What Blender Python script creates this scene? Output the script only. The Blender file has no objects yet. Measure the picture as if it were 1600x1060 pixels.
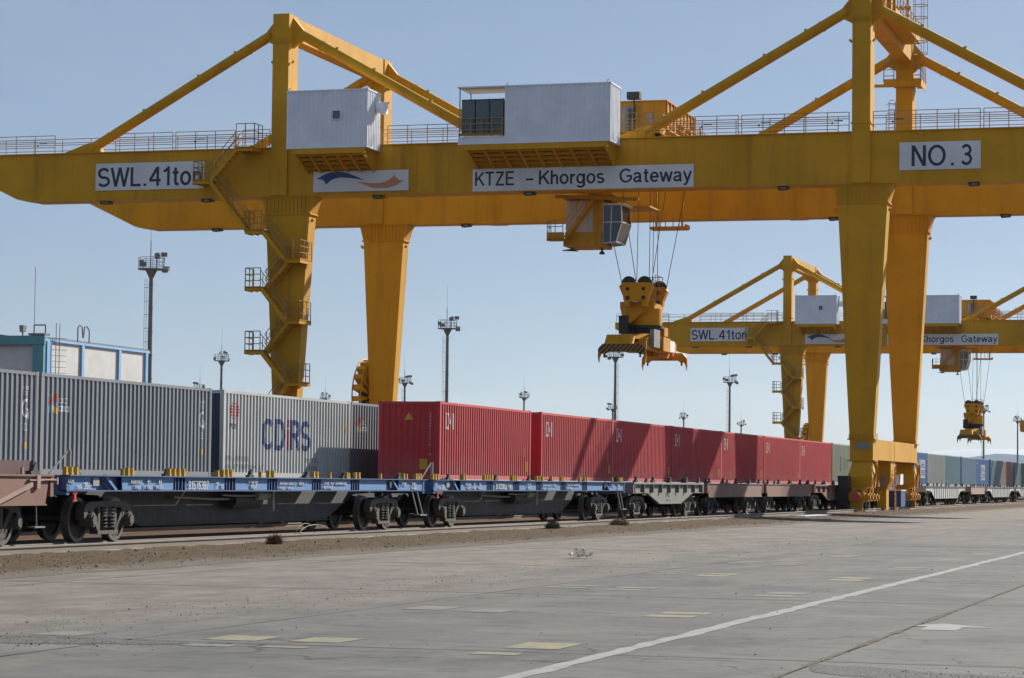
import bpy, bmesh, math, random
from mathutils import Vector, Matrix, noise as MN
R = math.radians
SC = bpy.context.scene
COL = SC.collection
random.seed(7)

# ---------------------------------------------------------------- camera
cd = bpy.data.cameras.new('camera')
cam = bpy.data.objects.new('camera', cd); COL.objects.link(cam)
cd.sensor_width = 36.0
cd.lens = 36.0 * 4018.8 / 1600.0
cd.clip_start = 0.5; cd.clip_end = 40000
TH, PH, RO, EYE = .2901, .0553, .0118, 1.2612
fw = Vector((math.cos(TH)*math.cos(PH), math.sin(TH)*math.cos(PH), math.sin(PH)))
rt = Vector((math.sin(TH), -math.cos(TH), 0)); up = rt.cross(fw)
rt2 = rt*math.cos(RO)+up*math.sin(RO); up2 = up*math.cos(RO)-rt*math.sin(RO)
mw = Matrix((rt2, up2, -fw)).transposed().to_4x4(); mw.translation = (0, 0, EYE)
cam.matrix_world = mw
SC.camera = cam

# ---------------------------------------------------------------- sky, sun, exposure
SUN = Vector((2.3, -1.0, 1.4)).normalized()
EL = math.asin(SUN.z); AZ = math.atan2(SUN.x, SUN.y)
w = bpy.data.worlds.new('World'); SC.world = w; w.use_nodes = True
nt = w.node_tree; nt.nodes.clear()
sky = nt.nodes.new('ShaderNodeTexSky'); sky.sky_type = 'NISHITA'; sky.sun_disc = False
sky.sun_elevation = EL; sky.sun_rotation = AZ; sky.air_density = 0.7; sky.dust_density = 0.8; sky.ozone_density = 3.6; sky.altitude = 700
bg = nt.nodes.new('ShaderNodeBackground'); bg.inputs[1].default_value = 0.06
wo = nt.nodes.new('ShaderNodeOutputWorld')
# thin high cirrus: an uneven pale veil over the whole dome
tc = nt.nodes.new('ShaderNodeTexCoord'); mp = nt.nodes.new('ShaderNodeMapping'); mp.inputs['Scale'].default_value = (2.0, 2.6, 9.0); mp.inputs['Rotation'].default_value = (.12, .05, .4)
cn = nt.nodes.new('ShaderNodeTexNoise'); cn.inputs['Scale'].default_value = 1.6; cn.inputs['Detail'].default_value = 7; cn.inputs['Roughness'].default_value = .6; cn.inputs['Distortion'].default_value = .6
nt.links.new(tc.outputs['Generated'], mp.inputs[0]); nt.links.new(mp.outputs[0], cn.inputs['Vector'])
cr = nt.nodes.new('ShaderNodeMapRange'); cr.inputs[1].default_value = .35; cr.inputs[2].default_value = .75; cr.inputs[3].default_value = .38; cr.inputs[4].default_value = .72
nt.links.new(cn.outputs[0], cr.inputs[0])
cm = nt.nodes.new('ShaderNodeMix'); cm.data_type = 'RGBA'; cm.inputs[7].default_value = (4.35, 5.45, 6.85, 1)
nt.links.new(cr.outputs[0], cm.inputs[0]); nt.links.new(sky.outputs[0], cm.inputs[6])
nt.links.new(cm.outputs[2], bg.inputs[0]); nt.links.new(bg.outputs[0], wo.inputs[0])
sl = bpy.data.lights.new('sun', 'SUN'); sl.energy = 5.0; sl.angle = R(0.53); sl.color = (1.0, .93, .82)
so = bpy.data.objects.new('sun', sl); COL.objects.link(so)
so.rotation_euler = SUN.to_track_quat('Z', 'Y').to_euler(); so.location = (60, -40, 60)
SC.view_settings.view_transform = 'Standard'; SC.view_settings.look = 'None'
SC.view_settings.exposure = 0.5; SC.view_settings.gamma = 1.0; SC.view_settings.use_curve_mapping = False
SC.render.engine = 'CYCLES'
SC.cycles.use_denoising = True
SC.cycles.max_bounces = 6; SC.cycles.diffuse_bounces = 3; SC.cycles.glossy_bounces = 3; SC.cycles.transmission_bounces = 4; SC.cycles.volume_bounces = 0; SC.cycles.transparent_max_bounces = 6

# ---------------------------------------------------------------- text meshes (made first, while the scene is empty)
# a plain sans serif drawn from strokes: cap height 1, every stroke one mitred ribbon
_txt = {}
def arc(cx, cy, rx, ry, a0, a1, n=9): return [(cx+rx*math.cos(R(a0+(a1-a0)*k/n)), cy+ry*math.sin(R(a0+(a1-a0)*k/n))) for k in range(n+1)]
def ring(cx, cy, rx, ry, n=18): return arc(cx, cy, rx, ry, 0, 360-360/n, n-1)+['closed']
GLYPH = {
 'S': (.66, [arc(.33, .71, .25, .23, 25, 262)+arc(.33, .28, .27, .22, 82, -155)]), 'C': (.74, [arc(.41, .5, .34, .44, 42, 318, 14)]), 'G': (.80, [arc(.41, .5, .34, .44, 42, 322, 14)+[(.73, .26), (.73, .47), (.44, .47)]]),
 'D': (.74, [[(.1, .06), (.1, .94), (.36, .94)]+arc(.36, .5, .31, .44, 84, -84, 10)+[(.36, .06), 'closed']]), 'O': (.82, [ring(.41, .5, .34, .44, 24)]), 'Q': (.82, [ring(.41, .5, .34, .44, 24)]), '0': (.6, [ring(.3, .5, .22, .44, 20)]),
 'K': (.68, [[(.1, 0), (.1, 1)], [(.63, .98), (.14, .40)], [(.30, .60), (.66, .02)]]), 'T': (.68, [[(.02, .94), (.66, .94)], [(.34, .88), (.34, 0)]]), 'Z': (.66, [[(.05, .94), (.62, .94)], [(.56, .94), (.08, .06)], [(.03, .06), (.63, .06)]]), 'E': (.64, [[(.60, .94), (.1, .94), (.1, .06), (.62, .06)], [(.16, .52), (.56, .52)]]),
 'W': (.94, [[(.03, 1), (.25, .0)], [(.25, .0), (.47, 1)], [(.47, 1), (.69, .0)], [(.69, .0), (.91, 1)]]), 'L': (.58, [[(.1, 1), (.1, .06), (.57, .06)]]), 'I': (.2, [[(.1, 0), (.1, 1)]]), 'X': (.66, [[(.04, .99), (.62, .01)], [(.62, .99), (.04, .01)]]), 'U': (.72, [[(.1, 1), (.1, .36)]+arc(.35, .34, .25, .28, 190, 350)+[(.60, .36), (.60, 1)]]),
 'A': (.68, [[(.03, 0), (.34, 1)], [(.34, 1), (.65, 0)], [(.17, .32), (.51, .32)]]), 'N': (.72, [[(.1, 0), (.1, 1)], [(.12, .97), (.60, .03)], [(.62, 0), (.62, 1)]]), 'P': (.66, [[(.1, 0), (.1, .94), (.38, .94)]+arc(.38, .71, .22, .23, 84, -84)+[(.38, .48), (.16, .48)]]),
 'B': (.66, [[(.1, .06), (.1, .94), (.36, .94)]+arc(.36, .74, .2, .2, 84, -84)+[(.16, .54)], [(.16, .53), (.38, .53)]+arc(.38, .295, .22, .235, 84, -84)+[(.1, .06)]]), 'R': (.72, [[(.1, 0), (.1, .94), (.40, .94)]+arc(.40, .72, .22, .22, 84, -84)+[(.16, .50)], [(.40, .48), (.66, .0)]]),
 '1': (.46, [[(.32, 0), (.32, 1)], [(.30, .90), (.20, .80), (.07, .74)]]), '2': (.62, [arc(.3, .69, .24, .25, 165, -28)+[(.07, .06), (.58, .06)]]), '3': (.60, [arc(.29, .73, .22, .21, 155, -80)+[(.20, .52)], [(.26, .52)]+arc(.29, .29, .25, .23, 80, -155)]), '4': (.64, [[(.46, 0), (.46, 1)], [(.44, .96), (.06, .30)], [(.03, .29), (.62, .29)]]),
 '5': (.62, [[(.54, .94), (.16, .94), (.11, .50)]+arc(.30, .32, .25, .27, 130, -155)]), '6': (.62, [ring(.31, .31, .23, .25), [(.09, .38), (.11, .64), (.2, .86), (.35, .94), (.53, .82)]]), '7': (.60, [[(.05, .94), (.55, .94), (.36, .52), (.25, 0)]]), '8': (.62, [ring(.31, .74, .19, .20), ring(.31, .29, .24, .23)]), '9': (.62, [ring(.31, .69, .23, .25), [(.53, .62), (.51, .36), (.42, .14), (.27, .06), (.09, .18)]]),
 't': (.36, [[(.17, .93), (.17, .18), (.21, .07), (.34, .05)], [(.02, .67), (.11, .67)], [(.23, .67), (.33, .67)]]), 'o': (.56, [ring(.28, .365, .22, .31)]), 'n': (.54, [[(.1, .72), (.1, 0)], [(.16, .52), (.2, .60), (.28, .66), (.37, .64), (.44, .54), (.44, 0)]]), 'h': (.54, [[(.1, 1), (.1, 0)], [(.16, .52), (.2, .60), (.28, .66), (.37, .64), (.44, .54), (.44, 0)]]), 'r': (.36, [[(.1, .72), (.1, 0)], [(.16, .50), (.21, .62), (.35, .66)]]),
 'g': (.58, [ring(.27, .37, .20, .30), [(.49, .72), (.49, -.04)]+arc(.28, -.04, .21, .18, 0, -160)]), 's': (.50, [arc(.25, .52, .17, .15, 30, 262)+arc(.25, .215, .19, .155, 82, -155)]), 'a': (.56, [[(.07, .53), (.14, .64), (.27, .67), (.40, .61), (.43, .48), (.43, .10), (.50, .02)], [(.37, .40), (.22, .37), (.10, .30), (.07, .2), (.12, .09), (.22, .06), (.33, .11), (.37, .18)]]), 'e': (.56, [[(.12, .37), (.49, .37)]+arc(.28, .36, .21, .305, 12, 325, 14)]), 'w': (.76, [[(.03, .72), (.20, .0)], [(.20, .0), (.38, .70)], [(.38, .70), (.56, .0)], [(.56, .0), (.73, .72)]]), 'y': (.50, [[(.47, .72), (.21, -.10), (.14, -.21), (.03, -.21)], [(.04, .72), (.23, .10)]]), 'i': (.2, [[(.1, 0), (.1, .72)], [(.1, .86), (.1, 1.0)]]),
 '.': (.30, [[(.15, 0), (.15, .13)]]), ',': (.26, [[(.15, .13), (.15, 0), (.11, -.1)]]), '-': (.42, [[(.04, .36), (.38, .36)]]), ' ': (.4, [])}
def ribbon(vs, fs, pts, wd, z):
    closed = pts[-1] == 'closed'; p = [Vector((q[0], q[1])) for q in pts if q != 'closed']; n = len(p); base = len(vs)
    for i in range(n):
        a = p[i-1] if (i or closed) else None; c = p[(i+1) % n] if (i < n-1 or closed) else None
        d0 = (p[i]-a).normalized() if a is not None else None; d1 = (c-p[i]).normalized() if c is not None else None
        d0 = d0 if d0 is not None else d1; d1 = d1 if d1 is not None else d0
        n0 = Vector((-d0.y, d0.x)); n1 = Vector((-d1.y, d1.x)); m = n0+n1
        m = m.normalized() if m.length > 1e-4 else n0
        k = min(1.7, 1/max(.3, m.dot(n0)))
        vs.append((p[i].x+m.x*wd/2*k, p[i].y+m.y*wd/2*k, z)); vs.append((p[i].x-m.x*wd/2*k, p[i].y-m.y*wd/2*k, z))
    for i in range(n if closed else n-1):
        j = (i+1) % n; fs.append((base+2*i+1, base+2*j+1, base+2*j, base+2*i))
def text_mesh(s, size=1.0, xs=1.0, bold=0.0):
    """flat lettering mesh in local xy facing +z, origin lower left, cached"""
    k = (s, size, xs, bold)
    if k in _txt: return _txt[k]
    vs = []; fs = []; x = 0.0
    for ch in s:
        adv, st = GLYPH.get(ch, GLYPH['-'])
        for i, q in enumerate(st):
            v0 = len(vs); ribbon(vs, fs, q, .115+bold*2, .0008*i)
            for j in range(v0, len(vs)): vs[j] = (vs[j][0]+x, vs[j][1], vs[j][2])
        x += adv+.06
    me = bpy.data.meshes.new('lettering'); x0 = min(v[0] for v in vs)
    me.from_pydata([((a-x0)*size*xs, b*size, c) for a, b, c in vs], [], fs); me.update()
    _txt[k] = me
    return me

# ---------------------------------------------------------------- materials
def nodes(name):
    m = bpy.data.materials.new(name); m.use_nodes = True
    t = m.node_tree; b = t.nodes['Principled BSDF']
    return m, t, b
def N(t, typ, **k):
    n = t.nodes.new(typ)
    for a, v in k.items():
        if isinstance(a, str) and hasattr(n, a): setattr(n, a, v)
    return n
def ramp(t, src, pts):
    r = t.nodes.new('ShaderNodeValToRGB'); e = r.color_ramp.elements
    while len(e) < len(pts): e.new(0.5)
    for i, (p, c) in enumerate(pts):
        e[i].position = p; e[i].color = (c, c, c, 1) if isinstance(c, (int, float)) else (*c, 1)
    t.links.new(src, r.inputs[0]); return r.outputs[0]
def mixc(t, fac, a, b, mode='MIX'):
    m = t.nodes.new('ShaderNodeMix'); m.data_type = 'RGBA'; m.blend_type = mode
    for ix, val in ((0, fac), (6, a), (7, b)):
        sock = m.inputs[ix]
        if isinstance(val, bpy.types.NodeSocket): t.links.new(val, sock)
        elif isinstance(val, (int, float)): sock.default_value = val if ix == 0 else (val, val, val, 1)
        else: sock.default_value = (*val, 1)
    return m.outputs[2]
def noise(t, vec, scale, detail=4, rough=.6, sc3=None):
    if sc3:
        mp = t.nodes.new('ShaderNodeMapping'); mp.inputs['Scale'].default_value = sc3; t.links.new(vec, mp.inputs[0]); vec = mp.outputs[0]
    n = t.nodes.new('ShaderNodeTexNoise'); n.inputs['Scale'].default_value = scale; n.inputs['Detail'].default_value = detail; n.inputs['Roughness'].default_value = rough
    t.links.new(vec, n.inputs['Vector']); return n.outputs[0]
def pos(t): return t.nodes.new('ShaderNodeNewGeometry').outputs['Position']
def obj(t): return t.nodes.new('ShaderNodeTexCoord').outputs['Object']
def bump(t, b, h, strength=.3, dist=.02):
    n = t.nodes.new('ShaderNodeBump'); n.inputs['Strength'].default_value = strength; n.inputs['Distance'].default_value = dist
    t.links.new(h, n.inputs['Height']); t.links.new(n.outputs[0], b.inputs['Normal'])
def paint(name, col, rough=.5, metal=0.0, dirt=.35, dirtcol=(.12, .1, .08), streak=True, scale=1.0, spec=.55, rand=.0, vary=False, rust=0.0):
    """painted or bare metal with cloudy fading, rain streaks and grime"""
    m, t, b = nodes(name); p = obj(t)
    if vary:      # every object gets its own stretch of the pattern
        oi0 = t.nodes.new('ShaderNodeObjectInfo'); va = t.nodes.new('ShaderNodeVectorMath'); va.operation = 'MULTIPLY_ADD'; va.inputs[1].default_value = (1, 1, 1)
        vm = t.nodes.new('ShaderNodeVectorMath'); vm.operation = 'SCALE'; vm.inputs['Scale'].default_value = 1/3.0; t.links.new(oi0.outputs['Location'], vm.inputs[0])
        t.links.new(p, va.inputs[0]); t.links.new(vm.outputs[0], va.inputs[2]); p = va.outputs[0]
    n1 = noise(t, p, .7*scale, 5, .6)
    c = mixc(t, ramp(t, n1, [(.3, 0), (.75, 1)]), tuple(x*.86 for x in col), tuple(min(1, x*1.1+.005) for x in col))
    if streak:
        n2 = noise(t, p, 1.0*scale, 4, .65, (2.6, 2.6, .22))
        c = mixc(t, ramp(t, n2, [(.52, 0), (.78, dirt)]), c, dirtcol)
    n3 = noise(t, p, 6*scale, 3, .7)
    c = mixc(t, ramp(t, n3, [(.62, 0), (.85, dirt*.8)]), c, dirtcol)
    if rust:
        n4 = noise(t, p, 3.1*scale, 8, .72, (1, 1, .8)); c = mixc(t, ramp(t, n4, [(.66, 0), (.72, rust)]), c, (.12, .05, .025))
        n5 = noise(t, p, 2.0*scale, 6, .75, (.35, 6, 6)); c = mixc(t, ramp(t, n5, [(.63, 0), (.68, rust*.6)]), c, tuple(min(1, x*.7+.2) for x in col))
    if rand:
        oi = t.nodes.new('ShaderNodeObjectInfo'); hv = t.nodes.new('ShaderNodeHueSaturation')
        mr = t.nodes.new('ShaderNodeMapRange'); mr.inputs[3].default_value = 1-rand; mr.inputs[4].default_value = 1+rand
        t.links.new(oi.outputs['Random'], mr.inputs[0]); t.links.new(mr.outputs[0], hv.inputs['Value']); t.links.new(c, hv.inputs['Color']); c = hv.outputs[0]
    t.links.new(c, b.inputs['Base Color'])
    t.links.new(ramp(t, n3, [(.2, max(.05, rough-.1)), (.9, min(1, rough+.2))]), b.inputs['Roughness'])
    b.inputs['Metallic'].default_value = metal; b.inputs['Specular IOR Level'].default_value = spec
    return m
MT = {}
MT['yellow'] = paint('crane_yellow_paint', (.62, .312, .004), .60, spec=.3, dirt=.42, dirtcol=(.2, .1, .02), scale=.5, rust=.35)
MT['yellow2'] = paint('machinery_yellow_paint', (.56, .265, .006), .6, spec=.35, dirt=.5, dirtcol=(.08, .05, .02))
MT['white'] = paint('white_house_paint', (.80, .84, .92), .55, dirt=.06, dirtcol=(.35, .34, .33), scale=.6)
MT['sign'] = paint('sign_white', (.70, .71, .74), .45, dirt=.2, dirtcol=(.4, .4, .4), scale=.5)
MT['ink'] = paint('sign_lettering_navy', (.012, .02, .05), .5, dirt=0, streak=False)
MT['logoblue'] = paint('logo_blue', (.01, .06, .2), .5, dirt=0, streak=False)
MT['logoorange'] = paint('logo_orange', (.55, .22, .11), .5, dirt=0, streak=False)
MT['dark'] = paint('dark_steel', (.02, .021, .024), .55, dirt=.3, dirtcol=(.07, .06, .05))
MT['grey'] = paint('galvanised_grey', (.25, .26, .27), .5, metal=.3, dirt=.3)
MT['rail_thin'] = paint('handrail_paint', (.34, .2, .05), .5, dirt=.4, streak=False)
MT['rope'] = paint('wire_rope', (.03, .03, .035), .6, dirt=.2, streak=False)
MT['glass'] = None
m, t, b = nodes('cab_glass'); b.inputs['Base Color'].default_value = (.012, .018, .02, 1); b.inputs['Roughness'].default_value = .06; b.inputs['Specular IOR Level'].default_value = .8; MT['glass'] = m
MT['cabinet'] = paint('cabinet_dark_glass', (.085, .115, .125), .25, dirt=.15, scale=.5)
MT['hazard'] = None
m, t, b = nodes('hazard_stripes'); p = obj(t); wv = N(t, 'ShaderNodeTexWave'); wv.bands_direction = 'DIAGONAL'; wv.inputs['Scale'].default_value = 2.1; t.links.new(p, wv.inputs[0])
t.links.new(ramp(t, wv.outputs[1], [(.49, (.02, .02, .02)), (.51, (.30, .16, .01))]), b.inputs['Base Color']); b.inputs['Roughness'].default_value = .6; MT['hazard'] = m
MT['teal'] = paint('building_teal_trim', (.10, .30, .38), .55, dirt=.1)
MT['blue_trim'] = paint('building_blue_trim', (.22, .48, .85), .55, dirt=.1)
MT['bwall'] = paint('building_white_cladding', (.56, .585, .61), .7, dirt=.03, dirtcol=(.4, .4, .38))
MT['mast'] = paint('mast_steel', (.17, .175, .18), .55, metal=.2, dirt=.3)
# wagons
MT['wblue'] = paint('wagon_blue', (.085, .225, .47), .6, rust=.3, dirt=.45, dirtcol=(.10, .12, .16), scale=1.4)
MT['wnavy'] = paint('wagon_navy', (.030, .085, .22), .55, dirt=.45, dirtcol=(.06, .07, .10), scale=1.4)
MT['wdark'] = paint('wagon_underframe', (.028, .030, .033), .65, dirt=.4, dirtcol=(.10, .085, .06))
MT['wlabel'] = paint('wagon_white_marking', (.55, .57, .60), .6, dirt=.3, streak=False)
MT['wgreyplate'] = paint('wagon_grey_patch', (.28, .28, .27), .6, dirt=.3)
MT['bogie'] = paint('bogie_cast_steel', (.085, .078, .070), .75, dirt=.7, dirtcol=(.05, .04, .035), scale=2)
MT['wheel'] = paint('wheel_steel', (.04, .037, .035), .6, metal=.2, dirt=.6, dirtcol=(.12, .075, .05), streak=False, scale=2)
MT['tread'] = paint('wheel_rim_worn', (.16, .145, .135), .5, metal=.4, dirt=.4, streak=False, scale=2)
MT['pin'] = paint('lock_pin_yellow', (.50, .29, .012), .6, dirt=.35, dirtcol=(.1, .07, .03), streak=False, scale=3)
MT['red_dot'] = paint('coupling_red', (.55, .05, .04), .5, dirt=.3, streak=False)
MT['wgrey'] = paint('wagon_grey', (.185, .182, .165), .7, vary=True, dirt=.6, dirtcol=(.12, .1, .08), scale=1.2)
MT['wbrown'] = paint('wagon_brown', (.20, .098, .072), .7, vary=True, dirt=.55, dirtcol=(.15, .08, .06), scale=1.2)
MT['wpink'] = paint('wagon_pink_faded', (.33, .215, .185), .65, dirt=.4, scale=1.2)
MT['wwhite'] = paint('wagon_pale_grey', (.46, .47, .47), .6, dirt=.4, scale=1.2)
MT['wbrownd'] = paint('wagon_end_board_maroon', (.075, .025, .028), .65, dirt=.4, scale=1.2)
MT['railsteel'] = paint('rail_steel', (.25, .215, .185), .75, spec=.2, dirt=.4, dirtcol=(.25, .15, .09), streak=False)
MT['navyblue'] = paint('cabinet_navy', (.02, .05, .22), .5, dirt=.2)
MT['cream'] = paint('cab_cream', (.62, .56, .50), .55, dirt=.25)

# ---------------------------------------------------------------- mesh helpers
class MB:
    def __init__(s): s.v = []; s.f = []
    def add(s, vs, fs):
        n = len(s.v); s.v += [tuple(v) for v in vs]; s.f += [tuple(i+n for i in f) for f in fs]; return s
    def box(s, x0, x1, y0, y1, z0, z1):
        return s.add([(x0, y0, z0), (x1, y0, z0), (x1, y1, z0), (x0, y1, z0), (x0, y0, z1), (x1, y0, z1), (x1, y1, z1), (x0, y1, z1)],
                     [(0, 3, 2, 1), (4, 5, 6, 7), (0, 1, 5, 4), (1, 2, 6, 5), (2, 3, 7, 6), (3, 0, 4, 7)])
    def loft(s, r0, r1):
        """r = (x0,x1,y0,y1,z) two rectangles"""
        q = []
        for (x0, x1, y0, y1, z) in (r0, r1): q += [(x0, y0, z), (x1, y0, z), (x1, y1, z), (x0, y1, z)]
        return s.add(q, [(0, 3, 2, 1), (4, 5, 6, 7), (0, 1, 5, 4), (1, 2, 6, 5), (2, 3, 7, 6), (3, 0, 4, 7)])
    def prism(s, pts, ax, a, b):
        n = len(pts)
        def P(p, h): return (h, p[0], p[1]) if ax == 'x' else ((p[0], h, p[1]) if ax == 'y' else (p[0], p[1], h))
        vs = [P(p, a) for p in pts]+[P(p, b) for p in pts]
        fs = [tuple(range(n)), tuple(range(2*n-1, n-1, -1))]+[(i, (i+1) % n, (i+1) % n+n, i+n) for i in range(n)]
        return s.add(vs, fs)
    def tube(s, p, q, r, n=8, r2=None, cap=True):
        p = Vector(p); q = Vector(q); d = (q-p)
        if d.length < 1e-6: return s
        d.normalize(); a = d.orthogonal().normalized()
        if abs(d.z) < .99: a = d.cross(Vector((0, 0, 1))).normalized()
        b = d.cross(a); r2 = r if r2 is None else r2
        vs = []
        for c, rr in ((p, r), (q, r2)):
            for i in range(n):
                an = 2*math.pi*(i+.5)/n; vs.append(c+(a*math.cos(an)+b*math.sin(an))*rr)
        fs = [(i, (i+1) % n, (i+1) % n+n, i+n) for i in range(n)]
        if cap: fs += [tuple(range(n-1, -1, -1)), tuple(range(n, 2*n))]
        return s.add(vs, fs)
    def path(s, pts, r, n=5):
        for a, b in zip(pts, pts[1:]): s.tube(a, b, r, n)
        return s
    def bar(s, p, q, wd, ht):
        """rectangular bar from p to q, wd horizontal, ht vertical-ish"""
        p = Vector(p); q = Vector(q); d = (q-p).normalized()
        a = d.cross(Vector((0, 0, 1))); a = a.normalized() if a.length > 1e-4 else Vector((1, 0, 0)); b = a.cross(d).normalized()
        vs = []
        for c in (p, q): vs += [c-a*wd/2-b*ht/2, c+a*wd/2-b*ht/2, c+a*wd/2+b*ht/2, c-a*wd/2+b*ht/2]
        return s.add(vs, [(0, 1, 2, 3), (7, 6, 5, 4), (0, 4, 5, 1), (1, 5, 6, 2), (2, 6, 7, 3), (3, 7, 4, 0)])
    def mesh(s, name='mesh'):
        me = bpy.data.meshes.new(name); me.from_pydata(s.v, [], s.f); me.update()
        bm = bmesh.new(); bm.from_mesh(me); bmesh.ops.recalc_face_normals(bm, faces=bm.faces); bm.to_mesh(me); bm.free()
        return me
def wloc(o):
    v = Vector((0, 0, 0))
    while o: v += o.location; o = o.parent
    return v
def link(name, me, mat=None, parent=None, smooth=False):
    o = bpy.data.objects.new(name, me); COL.objects.link(o); o.parent = parent
    if mat is not None:
        me.materials.clear(); me.materials.append(mat)
    if smooth:
        for p in me.polygons: p.use_smooth = True
        try: me.set_sharp_from_angle(angle=R(35))
        except Exception: pass
    return o
def part(name, mb, mat, parent=None, smooth=False, label=None):
    """mesh in world coordinates, parented; the vertices are moved into the parent's frame"""
    off = wloc(parent) if parent else Vector((0, 0, 0))
    if off.length: mb.v = [(x-off.x, y-off.y, z-off.z) for x, y, z in mb.v]
    o = link(name, mb.mesh(name), MT[mat] if isinstance(mat, str) else mat, parent, smooth)
    if label: o['label'] = label
    return o
def empty(name, loc, parent=None):
    o = bpy.data.objects.new(name, None); COL.objects.link(o); o.parent = parent
    o.location = Vector(loc)-(wloc(parent) if parent else Vector((0, 0, 0))); o.empty_display_size = .3
    return o
def tag(o, label=None, cat=None, group=None, kind=None):
    if label: o['label'] = label
    if cat: o['category'] = cat
    if group: o['group'] = group
    if kind: o['kind'] = kind
    return o
def copy_tree(o, parent=None, kids=None):
    if kids is None:
        kids = {}
        for x in COL.objects:
            if x.parent: kids.setdefault(x.parent.name, []).append(x)
    c = o.copy(); COL.objects.link(c); c.parent = parent
    for ch in kids.get(o.name, ()): copy_tree(ch, c, kids)
    return c
def put_text(name, s, size, mat, parent, at, face, xs=1.0, bold=0.0, centre=False, vertical=False):
    """lettering as its own part; face '-y' reads along +x, face '-x' reads along -y. at = world point of lower left corner"""
    me = text_mesh(s, size, xs, bold).copy()
    if centre:
        wdt = max(v.co.x for v in me.vertices)
        for v in me.vertices: v.co.x -= wdt/2
    for v in me.vertices:
        x, y, z = v.co
        v.co = (x, -z, y) if face == '-y' else (-z, -x, y)
    o = link(name, me, MT[mat] if isinstance(mat, str) else mat, parent)
    o.location = Vector(at)-wloc(parent)
    return o
def smooth_poly(pts, n=5):
    """closed Catmull-Rom; a point with a third value 1 stays a sharp corner"""
    out = []; N_ = len(pts)
    for i in range(N_):
        p0, p1, p2, p3 = pts[i-1], pts[i], pts[(i+1) % N_], pts[(i+2) % N_]
        q0 = p1 if len(p1) > 2 else p0; q3 = p2 if len(p2) > 2 else p3
        for k in range(n):
            u = k/n
            out.append(tuple(.5*((2*p1[j])+(-q0[j]+p2[j])*u+(2*q0[j]-5*p1[j]+4*p2[j]-q3[j])*u*u+(-q0[j]+3*p1[j]-3*p2[j]+q3[j])*u**3) for j in (0, 1)))
    return out
def handrail(name, pts, parent, h=1.1, step=1.5, mat='rail_thin', rails=(.33, .66, .78, 1.0), r=.024):
    """posts and rails along a polyline of foot points"""
    m = MB()
    for a, b in zip(pts, pts[1:]):
        a = Vector(a); b = Vector(b); L = (b-a).length; n = max(1, round(L/step))
        for i in range(n+1):
            p = a.lerp(b, i/n); m.tube(p, p+Vector((0, 0, h)), r*1.15, 5)
        for k in rails: m.tube(a+Vector((0, 0, h*k)), b+Vector((0, 0, h*k)), r, 5)
    return part(name, m, mat, parent)
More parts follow.
